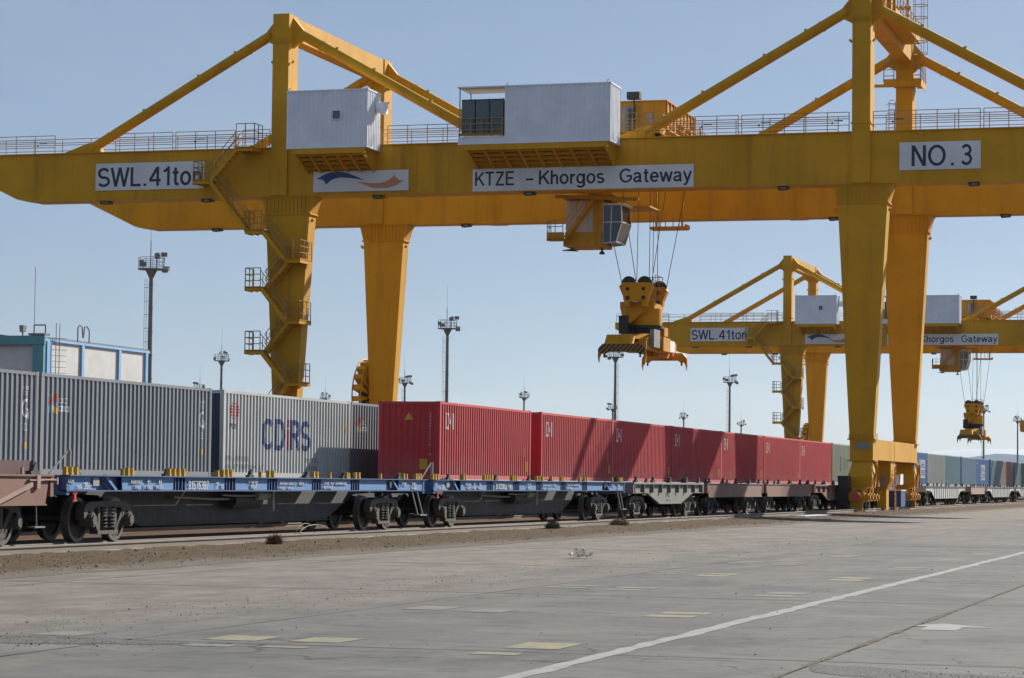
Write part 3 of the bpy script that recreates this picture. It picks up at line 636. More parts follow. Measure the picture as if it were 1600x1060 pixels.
for x, c, lab in MORE:
    o = container(x, MY, MZ, c, lab, 'mixed containers far down the middle track')
    if c == 'green': on_corrugation('pale_patch', polys_mesh([[(0, .1), (.9, 0), (1.1, .9), (.7, 1.15), (.1, 1.0)], [(1.9, .2), (2.5, .1), (2.6, .95), (2.0, 1.0)], [(3.3, .3), (3.6, .2), (3.7, .9), (3.4, .85)]]), 3.0, .9, 'line_faint', o)
    if c == 'blue':
        x0 = 7.2 if x < 220 else 4.6
        for k in range(5): on_corrugation('lettering', polys_mesh([rect(0, 4.2, 0, .1), rect(0, 4.2, .18, .26), rect(0 if k % 2 else 1.2, 1.2 if k % 2 else 4.2, .1, .18)] if k != 1 else [rect(.6, 4.2, 0, .09), rect(.6, 4.2, .22, .31), rect(.6, 1.4, .09, .22), rect(3.4, 4.2, .09, .22)]), x0, 2.0-k*.34, 'cwhite', o)
        if x > 220: on_corrugation('emblem', polys_mesh([rect(0, .9, 0, .12), rect(.3, .6, -.1, .25)]), 1.2, 2.35, 'cwhite', o)
# --- far train: grey ones
FY = 33.65; FZ = 1.30
def crt_logo(o, x, z):
    h = .31
    for k, (pts, mt) in enumerate([([(0, 0), (.27, .16), (.27, .46), (0, .31)], 'c_cy'), ([(.27, .16), (.54, 0), (.54, .30), (.27, .46)], 'c_or'), ([(0, .45), (.27, .62), (.05, .78), (0, .75)], 'cred'), ([(.05, .85), (.27, .72), (.27, 1.02)], 'c_gr'), ([(.30, .74), (.54, .60), (.54, .95), (.30, 1.05)], 'cred')]):
        on_corrugation('logo', polys_mesh([[(a*1.1, c*.62) for a, c in pts]]), x, z, mt, o)
    on_corrugation('lettering', text_mesh('CRCT', .15, 1.25, .02), x+.72, z+.34, 'cwhite', o)
    on_corrugation('lettering', polys_mesh([rect(.25*q, .25*q+.17, 0, .035) for q in range(3)]+[rect(.25*q, .25*q+.05, .035, .13) for q in range(3)]+[rect(.25*q+.1, .25*q+.15, .035, .13) for q in range(3)]+[rect(.25*q, .25*q+.17, .13, .16) for q in range(3)]), x+.72, z+.10, 'cwhite', o)
def code_block(o, x):
    for k, n in enumerate((4, 6, 4)):
        on_corrugation('code_print', polys_mesh(scribble(.09*n, .10, n, k+3)), x-.08, 2.52-k*.15, 'cwhite', o)
    ring = [(.20*math.cos(a), .27*math.sin(a)) for a in [R(q) for q in range(60, 331, 18)]]; inn = [(.13*math.cos(a), .19*math.sin(a)) for a in [R(q) for q in range(330, 59, -18)]]
    on_corrugation('emblem', polys_mesh([[ring[i], ring[i+1], inn[-2-i], inn[-1-i]] for i in range(len(ring)-1)]+[rect(.02, .22, -.06, .0), rect(.16, .22, -.3, .0)]), x+.12, 1.85, 'cwhite', o)
    on_corrugation('code_print', polys_mesh(scribble(.14, .22, 2, 9)), x+.05, 1.22, 'cwhite', o)
    on_corrugation('warning_plate', polys_mesh([rect(0, .16, 0, .20)]), x+.05, .70, 'cyellow', o)
GREY = [(53.75, 'grey', 'slate grey container at the picture edge above the brown wagon'), (66.10, 'grey', 'slate grey container with coloured cube logo behind the near half of the first blue wagon'), (79.30, 'light', 'light grey container with large blue and red CDIRS lettering'), (91.60, 'grey', 'slate grey container half hidden by the maroon container end')]
for x, c, lab in GREY:
    o = container(x, FY, FZ, c, lab, 'grey containers on the rear track')
    if c == 'grey':
        crt_logo(o, .45, 1.72)
        if x < 90: code_block(o, 11.35)
    else:
        cx = 3.4
        for ch, adv, mt in (('C', 1.16, 'cnavy'), ('D', 1.12, 'cnavy'), ('i', .36, 'cred'), ('R', 1.05, 'cnavy'), ('S', 1.0, 'cnavy')):
            if ch == 'i': on_corrugation('lettering', polys_mesh([rect(.06, .26, -.03, .72), rect(.06, .26, .80, 1.07)]), cx, .98, mt, o)
            else: on_corrugation('lettering', text_mesh(ch, 1.04, 1.35, .03), cx, .98, mt, o)
            cx += adv
        for ch_ in o.children:
            if ch_.name.startswith('front_wall'): obj_mat(ch_, CP['navy'])
        bars = []
        for q in range(6):
            z0 = -.29+q*.1; hw = math.sqrt(max(0.01, .32**2-(z0+.035)**2))
            bars += [rect(-hw*1.15, -.05, z0, z0+.065), rect(.05, hw*1.15, z0, z0+.065)]
        on_corrugation('emblem', polys_mesh(bars), .98, 2.23, 'cred', o)
        on_corrugation('lettering', text_mesh('IPBOX', .17, 1.1, .02), .55, 1.62, 'cnavy', o)
        for k, (wd, n, xx, zz) in enumerate(((2.0, 8, .35, .55), (3.3, 16, .35, .27), (1.5, 6, 7.5, .55), (1.3, 5, 7.7, .27))):
            on_corrugation('lettering', polys_mesh(scribble(wd, .16, n, 20+k)), xx, zz, 'cfaint', o)
        on_corrugation('warning_plate', polys_mesh([rect(0, .2, 0, .12)]), 11.5, 1.05, 'cyellow', o)
        on_corrugation('warning_plate', polys_mesh([rect(0, .12, 0, .25)]), 11.62, 1.7, 'cyellow', o)
# ================================================================ wagons
# wagon frame: origin at the middle of the wagon on the rail top, x along the track, y towards the back
def ring_mesh(r0, r1, y0, y1, n=28, cx=0, cz=0, m_=None):
    m_ = m_ or MB(); vs = []
    for i in range(n):
        a = 2*math.pi*i/n; c, s_ = math.cos(a), math.sin(a)
        vs += [(cx+r0*c, y0, cz+r0*s_), (cx+r1*c, y0, cz+r1*s_), (cx+r1*c, y1, cz+r1*s_), (cx+r0*c, y1, cz+r0*s_)]
    fs = []
    for i in range(n):
        j = (i+1) % n
        for k in range(4): fs.append((4*i+k, 4*j+k, 4*j+(k+1) % 4, 4*i+(k+1) % 4))
    m_.add(vs, fs); return m_
def wheel_parts():
    disc = MB(); disc.tube((0, -.045, .48), (0, .045, .48), .41, 28); disc.tube((0, -.11, .48), (0, .11, .48), .12, 14)
    tyre = ring_mesh(.40, .48, -.075, .055, 28, 0, .48); ring_mesh(.40, .508, .055, .085, 28, 0, .48, tyre)
    return disc.mesh('wheel_disc'), tyre.mesh('wheel_tyre')
WD, WT = wheel_parts(); WD.materials.append(MT['wheel']); WT.materials.append(MT['tread'])
def side_frame_mesh():
    m_ = MB(); a, b = -.10, .10
    m_.prism(smooth_poly([(-1.16, .50), (-1.18, .70), (-1.10, .80), (-.9, .86), (-.3, .88), (.3, .88), (.9, .86), (1.10, .80), (1.18, .70), (1.16, .50), (1.04, .50), (1.02, .62), (.92, .68), (.80, .62), (.78, .50, 1), (.70, .50), (.74, .66), (.62, .74), (.3, .76), (-.3, .76), (-.62, .74), (-.74, .66), (-.70, .50), (-.78, .50, 1), (-.80, .62), (-.92, .68), (-1.02, .62), (-1.04, .50)], 3), 'y', a, b)
    for s_ in (-1, 1):
        m_.prism([(s_*.70, .70), (s_*.84, .66), (s_*.48, .22), (s_*.34, .22)], 'y', a+.01, b-.01)
        m_.prism([(s_*.36, .80), (s_*.46, .80), (s_*.46, .22), (s_*.36, .22)], 'y', a+.02, b-.02)
    m_.box(-.5, .5, a, b, .17, .25)
    return m_.mesh('bogie_side_frame')
SFM = side_frame_mesh(); SFM.materials.append(MT['bogie'])
def spring_mesh():
    m_ = MB()
    for cx in (0,):
        for k in range(6):
            z = .27+k*.075; pts = [(cx+.115*math.cos(a), .115*math.sin(a), z+.0375*a/3.1416) for a in [2*math.pi*q/12 for q in range(13)]]
            m_.path(pts, .02, 5)
    return m_.mesh('bogie_spring')
SPM = spring_mesh(); SPM.materials.append(MT['bogie'])
ABM = MB().tube((0, -.2, .48), (0, .08, .48), .15, 16).tube((0, -.235, .48), (0, -.2, .48), .11, 14).mesh('axle_box'); ABM.materials.append(MT['bogie'])
AXM = MB().tube((0, -.74, .48), (0, .74, .48), .08, 10).mesh('axle'); AXM.materials.append(MT['wheel'])
BOM = MB().box(-.22, .22, -1.1, 1.1, .55, .8).tube((0, 0, .8), (0, 0, .95), .25, 12).mesh('bolster'); BOM.materials.append(MT['wdark'])
def inst(name, me, parent, loc=(0, 0, 0), sc=None):
    o = bpy.data.objects.new(name, me); COL.objects.link(o); o.parent = parent; o.location = loc
    if sc: o.scale = sc
    return o
def bogie(parent, x, full=True):
    b = bpy.data.objects.new('bogie', None); COL.objects.link(b); b.parent = parent; b.location = (x, 0, 0); b.empty_display_size = .2
    for xx in (-.925, .925):
        for yy in (-.78, .78):
            w_ = inst('wheel', WD, b, (xx, yy, 0), (1, 1 if yy < 0 else -1, 1)); inst('wheel_tyre', WT, b, (xx, yy, 0), (1, 1 if yy < 0 else -1, 1))
        inst('axle', AXM, b, (xx, 0, 0))
    for yy in ((-1.03, 1.03) if full else (-1.03,)):
        inst('side_frame', SFM, b, (0, yy, 0))
        for xx in (-.925, .925): inst('axle_box', ABM, b, (xx, yy, 0), (1, 1 if yy < 0 else -1, 1))
        [inst('spring', SPM, b, (q, yy-.02, 0)) for q in (-.17, .17)]
    inst('bolster', BOM, b)
    return b
def coupler(parent, x, s_):
    m_ = MB(); m_.box(min(x, x+s_*.45), max(x, x+s_*.45), -.12, .12, .95, 1.15); m_.box(min(x+s_*.45, x+s_*.62), max(x+s_*.45, x+s_*.62), -.2, .2, .9, 1.2)
    m_.tube((x, -.4, .95), (x+s_*.5, -.35, .55), .03, 6)
    return part('coupler', m_, 'wdark', parent)
PINM = MB().box(-.038, .038, -.045, .045, 0, .17).box(-.05, .05, -.05, .03, .0, .05).mesh('lock_pin'); PINM.materials.append(MT['pin'])
DK = 1.44; HW = 1.45   # deck height over the rail and half width
def root_at(name, x, track): return empty(name, (x, TRK[track], RZ))
def blue_wagon(number=True):
    o = empty('flat_wagon', (0, 0, 0)); HL = 11.65; Y = -HW
    for s_ in (-1, 1):
        m_ = MB(); y = s_*HW; yi = y-s_*.16
        m_.box(-HL, HL, min(y+s_*.06, yi), max(y+s_*.06, yi), DK-.025, DK)       # top flange
        m_.box(-HL, HL, min(y, yi), max(y, yi), DK-.345, DK-.32)                  # bottom flange
        m_.box(-HL, HL, min(yi, yi-s_*.02), max(yi, yi-s_*.02), DK-.32, DK-.025)  # web
        part('side_sill', m_, 'wnavy', o)
        # raised side plates between the pockets
        bays = [(-11.62, -10.1, .05), (-8.95, -6.2, .0), (-5.6, -3.25, 0), (-2.6, -.55, 0), (.1, 2.55, 0), (3.15, 5.45, 0), (6.1, 8.35, 0), (9.4, 11.62, .05)]
        for (a, c, sl) in bays:
            m_ = MB(); yo = y-s_*.035; m_.prism([(a, DK-.03), (c, DK-.03), (c-sl*2-.03, DK-.315), (a+.03, DK-.315)], 'y', min(yo, yo-s_*.03), max(yo, yo-s_*.03)); part('side_plate', m_, 'wblue', o)
        for a in (-9.55, 9.05):
            m_ = MB(); m_.bar((a-.25, y-s_*.05, DK-.02), (a+.3, y-s_*.05, DK-.33), .09, .07); part('brace', m_, 'wblue', o)
        for px in (-5.9, -2.93, -.23, 2.85, 5.78):
            m_ = MB()
            for d in (-.27, -.1, .1, .27): m_.box(px+d-.02, px+d+.02, min(y-s_*.01, y-s_*.15), max(y-s_*.01, y-s_*.15), DK-.32, DK-.03)
            part('stake_pocket', m_, 'wnavy', o)
    m_ = MB()
    for s_ in (-1, 1):
        yo = s_*.52
        m_.prism([(-9.9, DK-.06), (9.9, DK-.06), (9.9, DK-.4), (8.1, DK-.44), (5.9, .33), (-6.3, .33), (-8.3, DK-.44), (-9.9, DK-.4)], 'y', yo-.012, yo+.012)
        m_.box(-6.3, 5.9, yo-.1, yo+.1, .30, .33); m_.box(-9.9, 9.9, yo-.1, yo+.1, DK-.06, DK-.035)
    for x in (-6, -3, 0, 3, 5.6): m_.box(x-.01, x+.01, -.5, .5, .35, DK-.1)
    part('centre_beam', m_, 'wdark', o)
    for x in (-10.7, -9.0, -5.9, -2.93, -.23, 2.85, 5.78, 9.0, 10.7):
        m_ = MB(); m_.box(x-.1, x+.1, -HW+.19, -.54, DK-.25, DK-.03); m_.box(x-.1, x+.1, .54, HW-.19, DK-.25, DK-.03); part('cross_beam', m_, 'wdark', o)
    m_ = MB(); m_.box(-9.9, 9.9, -.40, .40, DK-.06, DK-.04); part('deck_plate', m_, 'wdark', o)
    for s_ in (-1, 1):
        m_ = MB(); m_.box(-9.95, 9.95, *sorted((s_*(HW-.17), s_*1.0)), DK-.05, DK-.03); part('deck_plate', m_, 'wdark', o)
        for (a, c) in ((-9.9, -8.3), (-7.4, -3.1), (-2.8, 1.6), (3.2, 4.6), (6.0, 7.3), (8.2, 9.9)):
            m_ = MB(); m_.box(a, c, *sorted((s_*.98, s_*.64)), DK-.05, DK-.03); part('deck_plate', m_, 'wdark', o)
    for s_ in (-1, 1):
        m_ = MB(); m_.box(*sorted((s_*HL, s_*(HL-.14))), -HW+.02, HW-.02, DK-.42, DK-.01); part('end_beam', m_, 'wnavy', o)
        m_ = MB(); m_.box(*sorted((s_*(HL-.15), s_*(HL-1.6))), -HW+.19, HW-.19, DK-.05, DK-.03); part('deck_plate', m_, 'wdark', o)
        coupler(o, s_*HL, s_)
    for x in (-11.6, -11.35, -11.1, -8.6, -8.38, -6.4, -6.13, -5.87, -5.6, -3.3, -3.05, -2.8, -.4, -.1, 2.7, 2.95, 5.2, 5.85, 6.15, 9.9, 11.0, 11.2, 11.4):
        inst('lock_pin', PINM, o, (x, -HW+.08, DK)); 
    for x in (-11.35, -8.5, -6, -3, -.2, 2.8, 5.8, 9.9, 11.2): inst('lock_pin', PINM, o, (x, HW-.08, DK))
    # brake gear: reservoir, cylinder, hand brake wheel, step
    m_ = MB(); m_.tube((-1.4, -.75, .86), (.35, -.75, .86), .2, 14); part('air_reservoir', m_, 'wdark', o, True)
    m_ = MB(); m_.tube((-.2, -.95, .98), (.6, -.95, .98), .11, 12); m_.box(.62, .72, -1.1, -.95, .6, 1.1); m_.path([(-2.4, -1, 1.0), (-1.5, -.95, .98), (-.2, -.95, .98)], .025, 6); m_.path([(-4.6, -.7, .95), (-2.6, -.8, .9), (-1.4, -.75, .9)], .03, 6); part('brake_cylinder', m_, 'wgreyplate', o)
    m_ = MB(); m_.tube((8.55, -HW+.02, DK-.16), (8.55, -HW-.02, DK-.16), .10, 14); part('brake_wheel', m_, 'dark', o)
    for s_, x in ((1, 10.6),):
        m_ = MB(); m_.bar((x, -HW+.05, DK-.33), (x+.55, -HW+.05, .42), .035, .035); m_.bar((x+.45, -HW+.05, DK-.33), (x+1.0, -HW+.05, .42), .035, .035); m_.box(x+.5, x+1.1, -HW-.06, -HW+.14, .38, .42); part('step', m_, 'grey', o)
    m_ = MB(); m_.box(-11.35, -11.27, -HW-.02, -HW+.03, DK-.52, DK-.38); m_.box(-11.4, -11.22, -HW-.02, -HW+.03, DK-.40, DK-.37); m_.box(-11.4, -11.22, -HW-.02, -HW+.03, DK-.55, DK-.52); part('coupling_lever', m_, 'red_dot', o)
    m_ = MB(); m_.tube((-11.0, -HW+.3, DK), (-11.0, -HW+.3, DK+.52), .05, 8); m_.tube((-11.05, -HW+.3, DK+.5), (-11.8, -HW+.35, DK+.02), .02, 6); part('stanchion', m_, 'wgreyplate', o)
    bogie(o, -9.0); bogie(o, 9.0)
    yf = -HW+.035-.031
    def tx(s, x, z, size, xs=.62, bold=.01): return put_text('lettering', s, size, 'wlabel', o, (x, yf-.001, z), '-y', xs, bold)
    def sc(x, z, wd, h, n, seed):
        m_ = MB()
        for p in scribble(wd, h, n, seed): m_.prism([(a+x, c+z) for a, c in p], 'y', yf-.006, yf+.004)
        part('lettering', m_, 'wlabel', o)
    m_ = MB(); m_.box(-10.44, -10.14, yf-.004, yf+.01, DK-.23, DK-.07); part('grey_patch', m_, 'wgreyplate', o)
    tx('TAPA', -11.2, DK-.295, .09, 1.0); tx('25', -10.86, DK-.295, .14, 1.0, .03); tx('00T', -10.66, DK-.295, .09, 1.0)
    sc(-11.6, DK-.16, .38, .07, 5, 41)
    sc(-8.55, DK-.17, .62, .075, 6, 42); sc(-8.45, DK-.28, .42, .075, 5, 43); sc(-7.7, DK-.16, .2, .07, 1, 44); sc(-7.85, DK-.28, .42, .075, 6, 45); sc(-7.1, DK-.16, .2, .07, 1, 46); sc(-7.25, DK-.28, .42, .075, 6, 47)
    if number: tx('91576397', -5.45, DK-.30, .20, 1.12, .02); tx('27', -3.85, DK-.28, .15, .9); sc(-3.55, DK-.27, .2, .09, 2, 48)
    else: sc(-5.3, DK-.28, 1.2, .16, 8, 60); sc(-3.9, DK-.26, .35, .12, 3, 61)
    sc(-1.9, DK-.15, .65, .06, 10, 49); sc(-1.7, DK-.28, .42, .10, 4, 50)
    sc(.2, DK-.18, 1.9, .06, 22, 51); sc(.2, DK-.28, .9, .05, 8, 52); sc(3.3, DK-.17, 1.75, .06, 20, 53); sc(3.3, DK-.27, .7, .06, 6, 54); sc(9.5, DK-.2, .5, .1, 5, 55); sc(10.5, DK-.28, .4, .18, 3, 56)
    return o
wb = blue_wagon(True); wb.location = (60.15, TRK['near'], RZ); tag(wb, 'empty blue flat wagon with white number 9157 on its side, yellow lock pins', 'wagon', 'empty blue flat wagons')
wc = blue_wagon(False); wc.location = (84.3, TRK['near'], RZ); tag(wc, 'empty blue flat wagon in front of the first two red containers', 'wagon', 'empty blue flat wagons')

def short_wagon(kind, HL, base, name='flat_wagon', mat='wgrey', full=True):
    """kind: fish = ribbed fish-belly side; plain = straight plate side; belly = long plate with deep middle; end = plate with end board"""
    o = empty(name, (0, 0, 0))
    for s_ in (-1, 1):
        y = s_*HW
        if kind == 'fish':
            m_ = MB(); m_.prism([(-HL+.2, DK-.08), (HL-.2, DK-.08), (HL-.2, DK-.42), (HL*.68, DK-.42), (HL*.32, DK-.86), (-HL*.28, DK-.86), (-HL*.62, DK-.42), (-HL+.2, DK-.42)], 'y', *sorted((y-s_*.12, y-s_*.14))); part('side_plate', m_, mat, o)
            m_ = MB(); m_.box(-HL, HL, *sorted((y, y-s_*.3)), DK-.08, DK); part('side_sill', m_, mat, o)
            q = [(-HL+.2, DK-.42), (-HL*.62, DK-.42), (-HL*.28, DK-.86), (HL*.32, DK-.86), (HL*.68, DK-.42), (HL-.2, DK-.42)]
            m_ = MB()
            for a, c in zip(q, q[1:]): m_.bar((a[0], y-s_*.09, a[1]), (c[0], y-s_*.09, c[1]), .10, .03)
            part('bottom_flange', m_, mat, o)
            for k in range(9):
                x = -HL+.25+(2*HL-.5)*k/8; m_ = MB(); m_.box(x-.025, x+.025, *sorted((y-s_*.005, y-s_*.12)), DK-.42, DK-.08); part('rib', m_, mat, o)
        elif kind == 'belly':
            m_ = MB(); m_.prism([(-HL+.1, DK-.12), (HL-.1, DK-.12), (HL-.1, DK-.32), (HL*.74, DK-.40), (HL*.58, DK-.92), (-HL*.58, DK-.92), (-HL*.74, DK-.40), (-HL+.1, DK-.32)], 'y', *sorted((y-s_*.05, y-s_*.09))); part('side_plate', m_, mat, o)
            m_ = MB(); m_.box(-HL, HL, *sorted((y, y-s_*.3)), DK-.12, DK); part('side_sill', m_, 'wdark', o)
            for k in range(12):
                x = -HL*.6+HL*1.2*k/11; m_ = MB(); m_.box(x-.02, x+.02, *sorted((y-s_*.01, y-s_*.05)), DK-.88, DK-.12); part('rib', m_, mat, o)
        else:
            m_ = MB(); m_.prism([(-HL+.15, DK-.04), (HL-.15, DK-.04), (HL-.3, DK-.60), (-HL+.35, DK-.60)], 'y', *sorted((y-s_*.04, y-s_*.08))); part('side_plate', m_, mat, o)
            m_ = MB(); m_.box(-HL, HL, *sorted((y, y-s_*.3)), DK-.04, DK); m_.box(-HL+.3, HL-.3, *sorted((y, y-s_*.08)), DK-.63, DK-.60); part('side_sill', m_, mat, o)
    m_ = MB(); m_.box(-HL, HL, -.4, .4, DK-.5, DK-.05); m_.box(-HL, HL, -HW+.3, HW-.3, DK-.06, DK-.01); part('centre_beam', m_, 'wdark', o)
    for s_ in (-1, 1):
        m_ = MB(); m_.box(*sorted((s_*(HL+.02), s_*(HL-.12))), -HW+.02, HW-.02, DK-.45, DK-.02); part('end_beam', m_, mat, o); coupler(o, s_*HL, s_)
    r = random.Random(int(HL*100))
    for x in (-HL*.9, -HL*.45, 0.1, HL*.5, HL*.88):
        m_ = MB(); m_.box(x-.2, x+.2, -HW+.03, -HW+.16, DK, DK+.07); m_.prism([(x-.1, DK+.07), (x+.12, DK+.07), (x+.08, DK+.24), (x-.02, DK+.2)], 'y', -HW+.04, -HW+.14); part('container_stop', m_, 'wdark', o)
    bogie(o, -base, full); bogie(o, base, full)
    return o
def place(o, x, track, label, group): o.location = (x, TRK[track], RZ); tag(o, label, 'wagon', group); return o
def dup(o, x, track, label, group): c = copy_tree(o); c.location = (x, TRK[track], RZ); tag(c, label, 'wagon', group); return c
G1 = 'flat wagons of the front train'
gw = short_wagon('fish', 6.35, 4.55, mat='wgrey'); place(gw, 103.75, 'near', 'grey fish-bellied flat wagon with ribbed side after the second blue wagon', G1)
m_ = MB()
for p in scribble(.9, .22, 7, 71): m_.prism([(102.9+.4+a, DK+RZ-.62+c) for a, c in p], 'y', TRK['near']-HW+.112, TRK['near']-HW+.122)
for p in scribble(.9, .10, 9, 72): m_.prism([(103.3+a, DK+RZ-.78+c) for a, c in p], 'y', TRK['near']-HW+.112, TRK['near']-HW+.122)
part('lettering', m_, 'line_white', gw)
bw = short_wagon('plain', 6.35, 4.35, mat='wbrown'); place(bw, 117.3, 'near', 'rust brown flat wagon with straight side next after the grey fish-bellied one', G1)
dup(bw, 130.9, 'near', 'rust brown flat wagon half in shadow beneath the unshaded red containers', G1)
fb = short_wagon('fish', 6.35, 4.55, mat='wbrown'); place(fb, 144.5, 'near', 'dark fish-bellied wagon in shade just left of the crane leg', G1)
dup(bw, 158.1, 'near', 'brown wagon behind the front crane bogie', G1)
dup(bw, 171.7, 'near', 'brown wagon glimpsed between the crane bogies', G1)
ww = short_wagon('belly', 11.9, 9.1, mat='wwhite'); place(ww, 196.0, 'near', 'pale grey deep-bellied long wagon right after the crane legs', G1)
pw = short_wagon('plain', 5.2, 3.3, mat='wpink'); place(pw, 217.2, 'near', 'short faded pink wagon between the two pale deep-bellied wagons', G1)
dup(ww, 235.8, 'near', 'pale grey deep-bellied wagon beyond the short pink one', G1)
dup(ww, 261.5, 'near', 'third pale deep-bellied wagon at the picture edge', G1)
# brown wagon at the picture edge with its raised end board
ew = short_wagon('plain', 6.4, 4.4, mat='wbrown'); place(ew, 41.5, 'near', 'rust brown wagon with tall maroon end board, cut by the picture edge', G1)
ex = 41.5; ty = TRK['near']; dz = RZ+DK
m_ = MB(); m_.box(ex+5.95, ex+6.05, ty-1.2, ty+1.4, dz-.4, dz+.28); m_.box(ex+4.2, ex+5.94, ty-1.16, ty-1.11, dz-.02, dz+.28); part('end_board', m_, 'wbrownd', ew)
m_ = MB(); m_.box(ex+5.6, ex+5.75, ty-HW-.03, ty-HW+.06, dz-.28, dz-.02); m_.box(ex+5.3, ex+5.9, ty-HW-.02, ty-HW+.05, dz-.13, dz-.1); m_.tube((ex+5.8, ty-HW, dz-.11), (ex+6.55, ty-HW, dz-.11), .02, 6); m_.box(ex+6.5, ex+6.56, ty-HW-.02, ty-HW+.02, dz-.2, dz-.06); m_.box(ex+5.0, ex+5.06, ty-HW, ty-HW+.05, dz, dz+.14)
part('brake_gear', m_, 'wpink', ew)
m_ = MB(); m_.tube((ex+5.7, ty-HW+.05, dz-.5), (ex+5.75, ty-HW+.05, dz-1.05), .015, 6); m_.box(ex+5.55, ex+6.0, ty-HW-.02, ty-HW+.12, dz-1.08, dz-1.05); part('step', m_, 'grey', ew)
m_ = MB(); m_.bar((ex+4.0, ty-HW-.01, dz-.55), (ex+5.4, ty-HW-.01, dz-.2), .06, .09); part('brace', m_, 'wpink', ew)
# carriers of the middle and rear trains
cw = short_wagon('plain', 12.4, 9.3, mat='wdark', full=False)
G2 = 'container carriers of the middle train'; G3 = 'container carriers of the rear train'
ML = ['empty dark carrier wagon of the middle train seen under the first blue wagon', 'dark carrier wagon under the red container with the maroon end', 'dark carrier wagon under the second and third red containers', 'dark carrier wagon under the two red containers with crane shadows', 'dark carrier wagon under the two unshaded red containers', 'dark carrier wagon under the faded green container', 'dark carrier wagon under the lettered blue container by the crane leg', 'dark carrier wagon under the pale grey and teal containers', 'dark carrier wagon under the plain and lettered far blue containers', 'dark carrier wagon under the slate and rose brown containers', 'dark carrier wagon under the last dark containers']
for i, lab in enumerate(ML):
    x = 66.2+25.45*i
    if i == 0: place(cw, x, 'mid', lab, G2)
    else: dup(cw, x, 'mid', lab, G2)
dup(cw, 65.9, 'far', 'dark carrier wagon under the two slate grey containers', G3); dup(cw, 91.4, 'far', 'dark carrier wagon under the light grey lettered container', G3)
